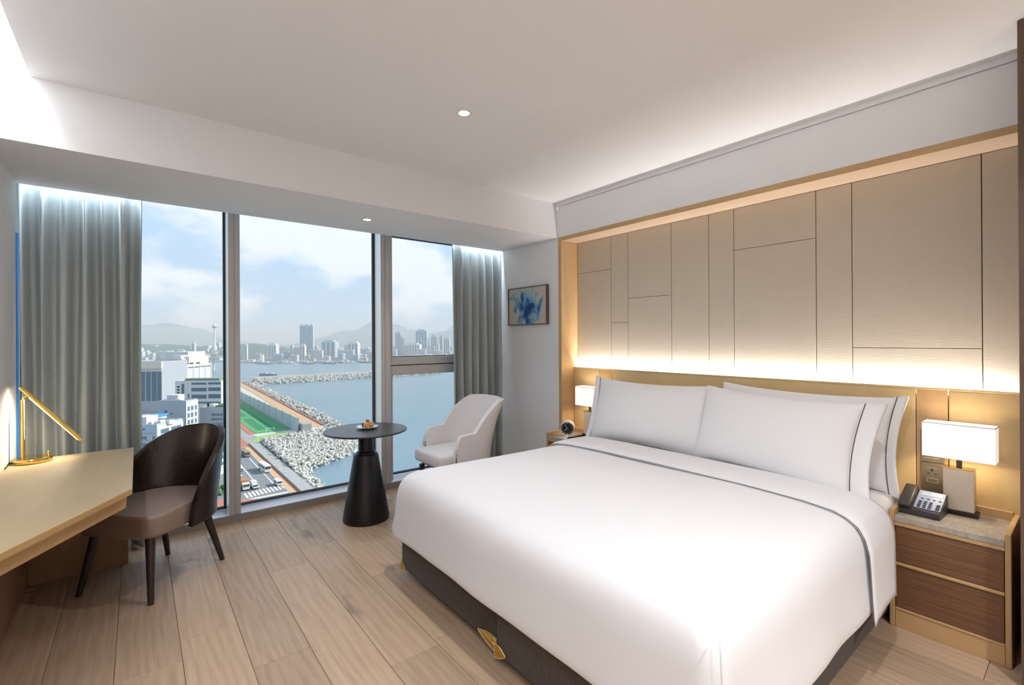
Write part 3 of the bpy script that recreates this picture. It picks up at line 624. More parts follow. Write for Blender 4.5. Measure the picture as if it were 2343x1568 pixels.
puff(1.412, 3.668, .7085, .022, 'darker chocolate glazed puff at the back topped with cream', choc, cream)
puff(1.430, 3.645, .7475, .015, 'smallest puff stacked on top of the others with a white tip', mat('caramel pastry', (.38, .22, .10), .5), cream)

# ================================================================== ARMCHAIR (front towards -x)
ac = thing('armchair', 'pale fabric tub armchair with dark legs beside the round table', 'armchair', (2.150, 3.520, 0))
bm = bmesh.new(); box(bm, -.272, .20, -.222, .222, .352, .462, bev=.028, seg=4); make('seat', bm, boucle, ac, True, auto=60)
PTS = []
for i in range(13): PTS.append((-.155+(.155+.06)*i/12*1.0, -.262))
for i in range(1, 13): a = math.pi/2*i/12; PTS.append((.06+.215*math.sin(a), -.262+.20*(1-math.cos(a))))
for i in range(1, 9): PTS.append((.275, -.062+.124*i/8))
half = len(PTS); 
for i in range(1, 13): a = math.pi/2*i/12; PTS.append((.06+.215*math.cos(a), .062+.20*math.sin(a)))
for i in range(1, 13): PTS.append((.06-(.155+.06)*i/12, .262))
nP = len(PTS)
def shell(u, v):
    k = u*(nP-1); i = min(int(k), nP-2); f = k-i; x = PTS[i][0]*(1-f)+PTS[i+1][0]*f; y = PTS[i][1]*(1-f)+PTS[i+1][1]*f
    c_ = abs(u*2-1); s = min(1, max(0, (.62-c_)/.20)); s = s*s*(3-2*s)
    top = .610+.265*s+.03*(1-c_)*(1-s); fr_ = max(0, (c_-.86)/.14); top -= .255*(1-math.sqrt(max(0, 1-fr_**2.2)))
    z = .352+(top-.352)*v; q = max(0, (z-.352)/.5)
    return (x+.125*q*q*s+.02*q*s-(.02*fr_*(1-v)), y*(1+.02*q), z)
surf(bm := bmesh.new(), shell, 101, 22); so = make('tub_back', bm, boucle, ac, True, recalc=False); mod(so, 'SOLIDIFY', thickness=.042, offset=0); mod(so, 'BEVEL', width=.016, segments=3, limit_method='ANGLE', angle_limit=R2(50)); 
part('seat_frame', grey_leg, ac, (-.20, .245, -.215, .215, .315, .351), bev=.006)
for sx_, sy_ in ((-1, -1), (-1, 1), (1, -1), (1, 1)):
    bm = bmesh.new(); lx, ly = (.205 if sx_ < 0 else .215)*sx_, .195*sy_
    prism(bm, [(lx-.02, ly-.014), (lx+.02, ly-.014), (lx+.02, ly+.014), (lx-.02, ly+.014)], 0, .316)
    for v_ in bm.verts:
        if v_.co.z < .01: v_.co.x = lx+(v_.co.x-lx)*.7+.02*sx_; v_.co.y = ly+(v_.co.y-ly)*.7+.012*sy_
    make('leg', bm, grey_leg, ac)

# ================================================================== OUTSIDE: harbour front seen from a high floor
G, SEA = -56.6, -57.8
Rh, Fh = Vector((math.cos(YAW), -math.sin(YAW), 0)), Vector((math.sin(YAW), math.cos(YAW), 0))
def RF(r, f, z=0): return Rh*r+Fh*f+Vector((0, 0, z))
def omat(name, col, rough=.8, **k): return mat(name, col, rough, spec=.25, **k)
asphalt = omat('asphalt', (.24, .25, .26), .9, var=((.3, .3, .3), .8, (.20, .21, .22))); red_pave = omat('red paving', (.45, .20, .13)); orange_pave = omat('orange paving', (.58, .38, .22)); kerb = omat('pale kerb', (.62, .58, .50))
conc = omat('weathered concrete', (.42, .42, .40), .9, var=((.4, .4, .4), .8, (.34, .34, .33))); conc_l = omat('pale concrete', (.62, .59, .52), .9, var=((.2, .2, .2), .8, (.55, .52, .46)))
turf = omat('artificial turf', (.10, .34, .15), .9); turf_d = omat('dark turf stripe', (.065, .24, .12), .9); turf_l = omat('lawn', (.30, .46, .16), .9); track = omat('red track', (.50, .19, .13)); white_line = omat('road marking', (.78, .76, .70))
land_m = omat('city ground', (.38, .38, .37), .9, var=((.05, .05, .05), .8, (.28, .30, .28)))
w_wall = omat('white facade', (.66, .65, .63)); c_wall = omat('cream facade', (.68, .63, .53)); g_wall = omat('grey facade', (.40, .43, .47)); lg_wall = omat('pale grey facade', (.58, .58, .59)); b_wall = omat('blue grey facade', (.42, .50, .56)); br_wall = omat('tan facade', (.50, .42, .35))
o_glass = mat('office glazing', (.10, .17, .22), .25, spec=.6); roof_g = omat('grey roof', (.36, .37, .37), .9); roof_gr = omat('green roof coating', (.24, .31, .24), .9); dark_o = omat('dark opening', (.06, .065, .07)); blue_roof = omat('blue roof sheet', (.10, .30, .52))
hill_m = omat('wooded hill', (.10, .16, .12), .95, var=((.03, .03, .03), .8, (.07, .12, .09)))
foliage = omat('foliage', (.12, .22, .06), .9, var=((.8, .8, .8), .8, (.06, .13, .04)))
tetra_m = omat('tetrapod concrete', (.64, .62, .55), .9, var=((.7, .7, .7), .8, (.42, .41, .37)))
def sea_mat():
    M = mat('harbour water', (.175, .275, .325), .30, spec=.5, var=((.012, .03, .03), .8, (.145, .235, .28)), bump=((.22, .5, .5), .55, .6)); return M

def slab(name, poly, z0, z1, m_, label, cat, kind='structure', parent=None):
    bm = bmesh.new(); prism(bm, poly, z0, z1); o = make(name, bm, m_, parent)
    if not parent: tag(o, label, cat, kind=kind)
    return o
slab('sea', [(-7000, 100), (7000, -2500), (12000, 9000), (-7000, 12000)], SEA-2, SEA, sea_mat(), 'calm blue grey harbour water', 'sea')
slab('city_ground', [(-700, 40), (53, 40), (53, 298), (98, 310), (104, 340), (112, 500), (120, 745), (60, 775), (-700, 790)], SEA-1, G, land_m, 'built-up city ground along the waterfront', 'ground')
fp = [RF(-3200, 1330), RF(-830, 1330), RF(-700, 1247), RF(-150, 1247), RF(900, 1500), RF(2500, 6000), RF(-5000, 6000)]
slab('far_shore', [(p.x, p.y) for p in fp], SEA-1, -55.2, land_m, 'far shore ground across the harbour', 'ground')

# street and paving strips
rd = struct(thing('street', 'grey waterfront street with white lane lines and a striped crossing', 'street', (38, 200, G)))
def strip(nm, m_, par, o_, x0, x1, y0, y1, z1, z0=0): return part(nm, m_, par, (x0-o_[0], x1-o_[0], y0-o_[1], y1-o_[1], z0, z1))
O = (38, 200)
strip('carriageway', asphalt, rd, O, 22, 46, 150, 288, .06)
strip('lane_line', white_line, rd, O, 37.2, 37.6, 208, 262, .08, .06); strip('lane_line', white_line, rd, O, 42.6, 43.0, 208, 262, .08, .06)
for i in range(11): strip('crossing_stripe', white_line, rd, O, 31.2+i*1.32, 31.9+i*1.32, 196.5+i*.33, 203.0+i*.33, .09, .06)
strip('crossing_edge', conc_l, rd, O, 30.0, 46, 193.0, 195.2, .085, .06)
pv = struct(thing('sidewalk', 'orange and red brick sidewalk along the street', 'sidewalk', (47, 240, G)))
strip('orange_band', orange_pave, pv, (47, 240), 45.2, 47.2, 185, 290, .18); strip('red_band', red_pave, pv, (47, 240), 47.25, 48.3, 185, 320, .18); strip('kerb', kerb, pv, (47, 240), 44.9, 45.15, 185, 290, .2)
strip('plaza', red_pave, pv, (47, 240), 36, 48.2, 288.5, 330, .14)
bm = bmesh.new(); prism(bm, [(48.4, 150), (53, 150), (53, 298), (48.4, 298)], G, G+.9); tag(make('quay_wall', bm, conc), 'grey concrete quay wall between sidewalk and tetrapods', 'wall', kind='structure')
slab('lawn', [(49, 298.3), (56, 298.3), (74, 306), (72, 322), (56, 318)], G, G+.25, turf_l, 'small bright green lawn below the sports field', 'lawn')
slab('field_path', [(56, 318.3), (72, 322.3), (74.2, 306), (98, 310.3), (99, 328), (54, 326)], G, G+.2, conc_l, 'pale concrete path below the sports field', 'path')
pf = struct(thing('sports_field', 'green artificial turf sports field with darker stripes', 'field', (67, 425, G)))
OF = (67, 425)
strip('turf', turf, pf, OF, 57, 78, 330, 545, .15)
for a, b, c, d in ((60.5, 65.5, 340, 395), (60.5, 65.5, 410, 470), (68.5, 71.0, 345, 470)): strip('dark_stripe', turf_d, pf, OF, a, b, c, d, .18, .15)
for a, b, c, d in ((58, 58.5, 335, 540), (77, 77.5, 335, 540), (58, 77.5, 335, 336), (58, 77.5, 438, 439.5), (58, 77.5, 505, 516)): strip('white_line', turf_l if d-c < 5 or d-c > 100 else kerb, pf, OF, a, b, c, d, .19, .15)
strip('track_edge', track, pf, OF, 53.5, 56.8, 328, 545, .15)
gl = thing('goal', 'small white goal at the near end of the green field', 'goal', (66, 331, G+.15)); part('frame', white_line, gl, (-2.5, -2.3, -.1, .1, 0, 2.2), (2.3, 2.5, -.1, .1, 0, 2.2), (-2.5, 2.5, -.1, .1, 2.0, 2.2))
nw = thing('net_wall', 'tall blue grey net wall along the seaward side of the field', 'wall', (79.5, 440, G))
netm = omat('blue grey netting', (.47, .55, .60))
for k in range(12): part('panel', netm, nw, (-.2, .2, -122+k*20.4, -102.4+k*20.4, 0, 8.6-.12*k))
for k in range(13): part('post', conc, nw, (-.5, .35, -122.6+k*20.4, -121.8+k*20.4, 0, 9.2-.12*k))
tag(part('pump_house', conc, None, (80.5, 86, 312, 322, G, G+5.5)), 'small grey service block at the end of the net wall', 'building')
pm = struct(thing('promenade', 'pale seafront promenade running to the breakwater', 'path', (95, 500, G)))
def quad(nm, m_, par, o_, pts, z0, z1):
    bm = bmesh.new(); prism(bm, [(x-o_[0], y-o_[1]) for x, y in pts], z0, z1); return make(nm, bm, m_, par)
quad('walkway', orange_pave, pm, (95, 500), [(88, 328), (97.6, 331), (106, 560), (112, 742), (104, 742), (98, 560)], 0, .4)
quad('red_line', red_pave, pm, (95, 500), [(97.8, 331), (98.8, 331), (107.2, 560), (113, 742), (112.2, 742), (106.2, 560)], 0, 1.0)
quad('verge', conc_l, pm, (95, 500), [(80, 330), (87.8, 328), (97.8, 560), (103.8, 742), (98, 742), (90, 560)], 0, .2)
# breakwater
bw = struct(thing('breakwater', 'long rubble breakwater with pale crest wall', 'breakwater', (200, 760, SEA)))
def ridge(p0, p1, hw, h, m_, nm, par, o_):
    d = (p1-p0).normalized(); n_ = Vector((-d.y, d.x, 0)); bm = bmesh.new(); q = []
    for p in (p0, p1): q.append([bm.verts.new(p+n_*s+Vector((0, 0, z))-o_) for s, z in ((-hw, 0), (-hw*.35, h), (hw*.35, h), (hw, 0))])
    for i in range(3): bm.faces.new((q[0][i], q[1][i], q[1][i+1], q[0][i+1]))
    bm.faces.new(q[0]); bm.faces.new(q[1][::-1]); return make(nm, bm, m_, par)
BW0, BW1 = RF(-352, 640), RF(-130, 832); o_ = Vector((200, 760, 0))
ridge(BW0, BW1, 15, 4.6, roof_g, 'rubble_mound', bw, o_)
bm = bmesh.new(); d_ = (BW1-BW0).normalized(); n_ = Vector((-d_.y, d_.x, 0)); pl_ = [BW0+n_*3-o_, BW1+n_*3-o_, BW1+n_*7.5-o_, BW0+n_*7.5-o_]; prism(bm, [(p.x, p.y) for p in pl_], 2.5, 9.2); make('crest_wall', bm, conc_l, bw)

# tetrapods
def tetra_geo(bm, M_):
    dirs = [Vector((0, 0, 1))]+[Vector((math.cos(a)*.943, math.sin(a)*.943, -.333)) for a in (0, 2.094, 4.189)]
    for d in dirs:
        u = d.orthogonal().normalized(); s = d.cross(u); r0 = []; r1 = []
        for k in range(5):
            c_ = u*math.cos(k*1.2566)+s*math.sin(k*1.2566); r0.append(bm.verts.new(M_ @ (c_*.60))); r1.append(bm.verts.new(M_ @ (d*1.55+c_*.40)))
        for k in range(5): bm.faces.new((r0[k], r0[(k+1) % 5], r1[(k+1) % 5], r1[k]))
        bm.faces.new(r1)
from mathutils import Euler
def rand_m(p, s): return Matrix.Translation(p) @ Euler((rnd.uniform(0, 6.3), rnd.uniform(0, 6.3), rnd.uniform(0, 6.3))).to_matrix().to_4x4() @ Matrix.Scale(s, 4)
tb_ = bmesh.new(); tetra_geo(tb_, Matrix.Identity(4)); tm = bpy.data.meshes.new('tetrapod'); tb_.to_mesh(tm); tb_.free(); tm.materials.append(tetra_m)
shore = [(55.0, 150), (55.8, 195), (57.5, 204), (60, 226), (71, 232), (89, 246), (101, 271), (112, 300), (118, 330)]
def shore_x(y):
    for (xa, ya), (xb, yb) in zip(shore, shore[1:]):
        if ya <= y <= yb: return xa+(xb-xa)*(y-ya)/(yb-ya)
    return 118
spots = []
y = 186.0
while y < 322:
    x = 55.4
    while x < 120:
        xx, yy = x+rnd.uniform(-.5, .5), y+rnd.uniform(-.5, .5); sx_ = shore_x(yy); upper = 298+max(0, xx-58)*.30
        if xx < max(sx_+1.2, 57.5) and yy < upper:
            t_ = min(1, max(0, (sx_-xx)/14)); spots.append((Vector((xx, yy, SEA+.2+2.4*t_+rnd.uniform(-.3, .5))), rnd.uniform(1.15, 1.4)))
        x += 2.35
    y += 2.35
spots.sort(key=lambda s: s[0].length)
for k, (p, s) in enumerate(spots[:300]):
    o = bpy.data.objects.new('tetrapod', tm); COL.objects.link(o); o.matrix_world = rand_m(p, s)
    tag(o, 'pale concrete tetrapod in the heap below the quay wall', 'tetrapod', 'tetrapods heaped below the quay wall')
rest = [(p, s) for p, s in spots[300:]]
for k in range(560):
    yy = rnd.uniform(318, 742); c_ = 99+(yy-331)*.036; rest.append((Vector((c_+rnd.uniform(1.5, 11), yy, SEA+rnd.uniform(.4, 3.2))), rnd.uniform(1.0, 1.4)))
for k in range(900):
    p = BW0.lerp(BW1, rnd.random()); s = rnd.uniform(-15, 2); rest.append((p+n_*s+Vector((0, 0, SEA+5.2*min(1, (15+s)/9)+rnd.uniform(-.6, 1.2))), rnd.uniform(1.5, 2.4)))
bm = bmesh.new()
for p, s in rest: tetra_geo(bm, rand_m(p, s))
tag(make('tetrapod_armour', bm, tetra_m), 'mass of pale tetrapods armouring the seawall and breakwater', 'tetrapods', kind='stuff')
bm = bmesh.new(); ys = list(range(150, 331, 12)); a = [bm.verts.new((53, y, G-.6)) for y in ys]; b = [bm.verts.new((shore_x(y)+1, y, SEA-.6)) for y in ys]
for i in range(len(ys)-1): bm.faces.new((a[i], b[i], b[i+1], a[i+1]))
tag(make('rubble_slope', bm, conc), 'grey rubble slope under the tetrapods', 'slope', kind='structure')

# ---------------------------------------------------------------- buildings on the near shore
def building(name, label, r0, r1, f, depth, ztop, wm, front=(), side=(), roof=roof_g, extra=(), cat='building', wmat=o_glass, sun_side_m=None, base=G):
    t = thing(name, label, cat, tuple(RF((r0+r1)/2, f, base)), -YAW); hw = (r1-r0)/2; c_ = (r0+r1)/2; h = ztop-base
    part('wall', wm, t, (-hw, hw, 0, depth, 0, h))
    if sun_side_m: part('side_wall', sun_side_m, t, (hw, hw+.12, 0, depth, 0, h))
    part('roof', roof, t, (-hw+.5, hw-.5, .5, depth-.5, h, h+.25)); part('parapet', wm, t, (-hw, hw, 0, .4, h, h+.9), (-hw, -hw+.4, .4, depth, h, h+.9), (hw-.4, hw, .4, depth, h, h+.9), (-hw, hw, depth-.4, depth, h, h+.9))
    for a, b, za, zb in front: part('window', wmat, t, (a-c_, b-c_, -.12, .02, za-base, zb-base))
    for a, b, za, zb in side: part('window', wmat, t, (hw-.02, hw+.2, a, b, za-base, zb-base))
    for nm, m_, q in extra: part(nm, m_, t, (q[0]-c_, q[1]-c_, q[2], q[3], q[4]-base, q[5]-base))
    return t
fw = [(a, b, z-1.1, z) for k in range(9) for z in (-34.2-2.6*k,) for a, b in ((-139.1, -138.3), (-137.9, -137.1), (-134.8, -134.0)) if z > -55]+[(-138.4, -137.8, -31.9, -31.2), (-138.9, -137.3, -56, -52.2)]
sw = [(1.8, 6.0, -33.6, -32.0), (7.2, 12.6, -33.6, -32.0)]+[(1.0+k*4.4, 4.2+k*4.4, z-1.4, z) for k in range(3) for z in (-36.2, -39.0, -41.8, -44.6, -47.4)]
building('office_block', 'office block nearest the window with small square windows, front coloured for shade, side for sun', -150, -133.2, 176, 14, -30.6, b_wall, fw, sw, sun_side_m=c_wall,  # blue grey puts shade into the front, cream puts sun into the side
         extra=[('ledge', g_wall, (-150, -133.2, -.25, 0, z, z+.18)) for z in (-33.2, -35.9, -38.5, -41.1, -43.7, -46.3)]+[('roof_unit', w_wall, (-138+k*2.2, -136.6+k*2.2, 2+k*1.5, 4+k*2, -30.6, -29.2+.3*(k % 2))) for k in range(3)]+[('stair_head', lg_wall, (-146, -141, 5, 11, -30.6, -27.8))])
sw4 = [(a, b, z-2.4, z) for z in (-33.6, -37.2, -40.8, -44.4, -48) for a, b in ((1.0, 2.6), (3.6, 5.4), (6.8, 8.2))]
building('shade_grey_block', 'plain block with front greyed for shade and window side whitened for sun, middle of the left pane', -188.3, -173.6, 250, 9.4, -31.1, g_wall, [(-185.0, -183.6, -37.8, -35.5), (-181.6, -181.0, -37.6, -36.6)], sw4, sun_side_m=w_wall,  # front tone carries the shade, white side tone carries the sunlight
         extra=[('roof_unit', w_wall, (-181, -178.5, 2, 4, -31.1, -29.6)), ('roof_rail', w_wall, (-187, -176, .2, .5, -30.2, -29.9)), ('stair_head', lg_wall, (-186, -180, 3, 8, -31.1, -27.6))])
building('low_block', 'low grey block with a green planted roof right of the shade-greyed block', -178.2, -164.7, 268, 16, -37.2, g_wall, [(-171.5+k*1.3, -170.5+k*1.3, z-1.2, z) for k in range(5) for z in (-40, -42.6, -45.2, -47.8)], roof=turf_l,
         extra=[('roof_garden', foliage, (-172, -165.5, 4, 14, -37.2, -36.0)), ('canopy', w_wall, (-175.5, -172.8, 4, 8, -37.2, -35.2)), ('roof_unit', dark_o, (-178, -176.8, 6, 9, -37.2, -34.8))])
fr3 = [(-225.2, -214.7, -29.2, -27.8), (-213.5, -204.9, -29.1, -27.6), (-225.2, -214.7, -33.9, -31.4), (-213.5, -204.9, -33.7, -31.2), (-225.2, -214.7, -39.1, -36.2), (-213.5, -204.9, -38.8, -35.9), (-232.2, -230.4, -40.0, -28.6), (-227.9, -226.8, -38.5, -35.6), (-224.5, -205, -42.4, -41.2)]
building('bank_building', 'white mid-rise with three rows of ribbon windows and green roof', -236.8, -204.4, 330, 9, -27.3, w_wall, fr3, roof=roof_gr,
         extra=[('attic', roof_gr, (-231, -207, 2, 8, -27.3, -25.0)), ('lettering', dark_o, (-235.4, -233.6, -.14, 0, -31.2, -30.2)), ('lettering', dark_o, (-235.4, -233.8, -.14, 0, -33.2, -32.2)), ('lettering', dark_o, (-235.3, -233.7, -.14, 0, -35.1, -34.2)), ('lettering', dark_o, (-235.3, -233.8, -.14, 0, -37.0, -36.1))])
sd1 = [(a, a+7.2, -23.3, -22.5) for a in (1.2, 9.6, 18.0, 26.4, 34.8)]
building('department_store', 'large white windowless building with pilasters and rooftop plant', -312.4, -296.7, 420, 43, -20.8, lg_wall, [(-310.6, -298.4, -23.4, -22.5)], sd1, wmat=dark_o, sun_side_m=lg_wall,
         extra=[('pilaster', w_wall, (-296.7, -296.2, y, y+.9, -56, -20.8)) for y in (0, 8.6, 17.0, 25.4, 33.8, 42.1)]+[('pilaster', w_wall, (-312.8, -311.6, -.5, 0, -56, -20.8)), ('penthouse', w_wall, (-311, -301, 8, 40, -20.8, -14.2)), ('penthouse', c_wall, (-309, -298.5, 14, 42, -20.8, -12.8)), ('upper_deck', w_wall, (-342, -320, 44, 70, -40, -9.2)), ('water_tank', w_wall, (-312, -303, 10, 22, -20.8, -11.6))]
         +[('roof_fan', dark_o, (-299.6, -297.6, 6+k*9, 10+k*9, -20.8, -18.6)) for k in range(3)]+[('roof_fan', roof_g, (-310+k*4, -308+k*4, 3, 5, -20.8, -18.6)) for k in range(2)])
building('glass_hall', 'glass curtain wall building with white cornice at the left edge of the view', -312, -283.4, 380, 30, -15.6, g_wall, [(-306, -301.2, -46.8, -23.2), (-300.3, -297.1, -46.8, -23.2), (-296.0, -292.5, -46.8, -23.2), (-291.5, -287.6, -46.8, -23.2), (-286.9, -283.9, -46.8, -23.2)],
         extra=[('cornice', c_wall, (-312, -282.6, -1.6, 0, -20.6, -15.0)), ('spandrel', lg_wall, (-312, -283.4, -.3, 0, -23.0, -20.6))])
building('blue_roof_house', 'small house with bright blue sheet roof between the blocks', -181.5, -176.5, 228, 12, -36.2, b_wall, roof=blue_roof, extra=[('roof_sheet', blue_roof, (-181.9, -176.1, -.4, 12.4, -36.2, -35.3)), ('window_band', dark_o, (-180.8, -177.2, -.15, 0, -39, -38))])
building('roof_clutter_block', 'low tan block with cluttered roof left of the blue roof', -190, -182.2, 222, 14, -40.2, br_wall, extra=[('roof_unit', (w_wall, roof_g, dark_o, c_wall)[k % 4], (-189.2+k*1.2, -188.4+k*1.2, 2+(k*3) % 7, 4+(k*3) % 7, -40.2, -38.2-.4*(k % 3))) for k in range(6)])
building('hotel_annex', 'white low-rise with grey windows beside the dark mullion', -140, -126.8, 192, 16, -38.2, lg_wall, [(-138+k*2.4, -136.4+k*2.4, z-1.3, z) for k in range(5) for z in (-40.2, -43.0, -45.8, -48.6, -51.4)], [(1+k*3.8, 3.6+k*3.8, z-1.3, z) for k in range(4) for z in (-40.2, -43.0, -45.8, -48.6, -51.4)], sun_side_m=w_wall, extra=[('roof_unit', w_wall, (-130, -128, 4, 7, -38.2, -36.4))])  # side wall given a whiter tone for the sun falling on it
def leafy(name, label, cat, pos, rx, ry, rz_, n):
    bm = bmesh.new()
    for k in range(n):
        c_ = Vector((rnd.uniform(-rx, rx), rnd.uniform(-ry, ry), rnd.uniform(.4, rz_))); s = rnd.uniform(.5, 1.0); M_ = Matrix.Translation(c_) @ Matrix.Scale(s, 4); bmesh.ops.create_icosphere(bm, subdivisions=1, radius=.8, matrix=M_)
    o = make(name, bm, foliage); o.location = pos; tag(o, label, cat); return o
leafy('hedge', 'green hedge along the kerb below the left pane', 'hedge', tuple(RF(-112, 178, G)), 9, 3, 2.4, 90)
slab('red_forecourt', [tuple(RF(r, f).xy) for r, f in ((-128, 150), (-86, 150), (-86, 172), (-128, 172))], G, G+.12, red_pave, 'red paved forecourt below the left pane', 'paving')

# ---------------------------------------------------------------- vehicles
tyre = omat('tyre', (.02, .02, .02)); veh_glass = mat('vehicle glass', (.05, .07, .09), .2)
def vehicle(name, label, x, y, L_, W_, H_, m_, rz=0, cab=None, cabm=None, roofm=None):
    t = thing(name, label, 'vehicle', (x, y, G+.06), rz, 'vehicles in the street'); a, b = W_/2, L_/2
    if cab:
        part('cargo_box', m_, t, (-a, a, -b+cab+.4, b, .7, H_), bev=.08); part('cab', cabm, t, (-a*.95, a*.95, -b, -b+cab, .5, H_*.8), bev=.15); part('windscreen', veh_glass, t, (-a*.85, a*.85, -b-.03, -b+.05, H_*.45, H_*.7)); part('chassis', dark_o, t, (-a*.8, a*.8, -b+.3, b, .4, .7))
    else:
        part('body', m_, t, (-a, a, -b, b, .35, H_), bev=.18); part('windscreen', veh_glass, t, (-a*.88, a*.88, -b-.03, -b+.1, H_*.5, H_*.85)); part('side_windows', veh_glass, t, (-a-.02, a+.02, -b+.6, b-.4, H_*.55, H_*.82))
    for sx_ in (-1, 1):
        for sy_ in (-.62, .62):
            bm = bmesh.new(); tube(bm, [(sx_*(a-.3), sy_*b, .45), (sx_*(a+.02), sy_*b, .45)], .45, 10); make('wheel', bm, tyre, t)
    return t
vehicle('coach', 'white coach parked along the orange sidewalk', 44.0, 233, 10.5, 2.5, 3.3, w_wall, R2(4))
vehicle('minivan', 'small white minivan beside the striped crossing', 43.8, 206.5, 4.8, 1.9, 2.2, w_wall, R2(4))
vehicle('box_truck', 'red box truck with pale top next to the mullion', 32.4, 210, 8.5, 2.6, 3.6, red_pave, R2(2), 2.2, w_wall)
vehicle('light_truck', 'white light truck right of the red truck', 35.6, 208, 5.2, 2.0, 2.6, w_wall, R2(2), 1.7, w_wall)
vehicle('camper_car', 'grey green car parked at the top of the street', 42.2, 268, 6.5, 2.4, 2.7, omat('olive vehicle', (.26, .25, .18)), R2(6))
vehicle('silver_car', 'silver car waiting near the left lane line', 35.4, 240, 4.6, 1.9, 1.5, lg_wall, R2(3)); vehicle('parked_car', 'pale blue car left of the olive vehicle', 38.6, 276, 4.6, 1.9, 1.6, b_wall, R2(50))
vehicle('white_car', 'white car between the red truck and the mullion', 33.0, 226, 4.4, 1.9, 1.6, w_wall, R2(2))

# ---------------------------------------------------------------- far shore
mats_far = [(w_wall, 'white'), (c_wall, 'cream'), (lg_wall, 'pale grey'), (b_wall, 'blue grey'), (br_wall, 'tan')]
def far_block(r, f, w_, d_, h, k, base=-55.2, lab='on the far harbour shore', grp='far shore blocks'):
    m_, cn = mats_far[k]; t = thing('harbour_block', 'small hazy %s block %s' % (cn, lab), 'building', tuple(RF(r, f, base)), -YAW+rnd.uniform(-.2, .2), grp)
    bm = bmesh.new(); box(bm, -w_/2, w_/2, 0, d_, 0, h); make('wall', bm, m_, t)
    bm = bmesh.new(); fh = 3.2
    nfl = int(h/fh)
    for i in range(1, nfl): box(bm, -w_/2*.9, w_/2*.9, -.25, 0, i*fh, i*fh+1.3)
    if nfl > 1: make('window_rows', bm, o_glass, t)
    else: bm.free()
placed = []
TW = [(-655, -643, 1450), (-641, -629, 1450), (-627, -614, 1450), (-373, -355, 1500), (-353, -343, 1490), (-308, -272, 1500), (-262, -244, 1520), (-236, -226, 1530), (-218, -200, 1500), (-322, -276, 1400), (-588, -574, 1300), (-468, -440, 1340), (-735, -728, 1290), (-690, -668, 1330), (-560, -520, 1380), (-1010, -1000, 1480)]
for a, b, f in TW: placed.append(((a+b)/2, f+(b-a)*.4, (b-a)*.75))
def free(r, f, rad):
    if all((r-a)**2+(f-b)**2 > (rad+c)**2 for a, b, c in placed): placed.append((r, f, rad)); return True
    return False
n = 0
while n < 360:
    r = rnd.uniform(-735, -170); f = 1262+abs(rnd.gauss(0, 210)) if n > 90 else rnd.uniform(1258, 1300); w_ = rnd.uniform(9, 22); d_ = rnd.uniform(9, 15)
    n += 1
    if not free(r, f+d_/2, max(w_, d_)*.62): continue
    h = rnd.choice((7, 9, 12, 14, 18, 22, 26)) * (1.15 if f < 1400 else 1.7)*(.7 if f < 1300 else 1)
    far_block(r, f, w_, d_, h, rnd.choice((0, 0, 1, 2, 2, 3, 4)))
n = 0
while n < 130:
    r = rnd.uniform(-1260, -850); f = rnd.uniform(1345, 1640); w_ = rnd.uniform(9, 20); d_ = rnd.uniform(9, 14); n += 1
    if not free(r, f+d_/2, max(w_, d_)*.62): continue
    el = max(0, (f-1350)/290)*34*max(0, min(1, (-880-r)/150+.3))
    far_block(r, f, w_, d_, rnd.choice((8, 10, 12, 16, 20)), rnd.choice((0, 0, 1, 2, 2, 3)), -55.2+el, 'on the hillside left of the tower', 'hillside blocks')
def tower_block(r0, r1, f, ztop, m_, label, fins=3):
    t = thing('high_rise', label, 'building', tuple(RF((r0+r1)/2, f, -55.2)), -YAW); hw = (r1-r0)/2; h = ztop+55.2
    part('wall', m_, t, (-hw, hw, 0, hw*1.6, 0, h)); part('crown', m_, t, (-hw*.7, hw*.7, 1, hw*1.2, h, h+4))
    for k in range(fins): x = -hw+2*hw*(k+.5)/fins; part('window_strip', o_glass, t, (x-hw/fins*.45, x+hw/fins*.45, -.5, 0, 4, h-3))
tower_block(-655, -643, 1450, 48, b_wall, 'left of three joined grey high-rises across the harbour', 2); tower_block(-641, -629, 1450, 48.5, b_wall, 'middle of three joined grey high-rises across the harbour', 2); tower_block(-627, -614, 1450, 48, b_wall, 'right of three joined grey high-rises across the harbour', 2)
tower_block(-373, -355, 1500, 24, b_wall, 'tall blue glass tower beside the right mullion', 3); tower_block(-353, -343, 1490, 12, w_wall, 'slim white tower next to the tall blue glass tower', 2)
tower_block(-308, -272, 1500, 31, b_wall, 'broad rounded blue glass tower in the right pane', 4); tower_block(-262, -244, 1520, 14, lg_wall, 'grey slab tower right of the broad blue tower', 3); tower_block(-236, -226, 1530, 16, lg_wall, 'slim grey tower right of the grey slab tower', 2); tower_block(-218, -200, 1500, 6, lg_wall, 'pale twin-ribbed tower near the right curtain', 3)
tower_block(-322, -276, 1400, -12, w_wall, 'long white terminal building below the blue tower', 6); tower_block(-588, -574, 1300, -12, c_wall, 'cream tower behind the moored ships', 2); tower_block(-468, -440, 1340, -6, w_wall, 'white block with dark flyover band at the right of the harbour', 3); tower_block(-735, -728, 1290, -10, c_wall, 'narrow cream tower beside the left mullion', 1); tower_block(-690, -668, 1330, -10, w_wall, 'white block left of the joined high-rises', 3); tower_block(-560, -520, 1380, -2, b_wall, 'blue grey office block with striped floors across the harbour', 3)
tower_block(-1010, -1000, 1480, -4, w_wall, 'slim white tower on the hillside', 1)
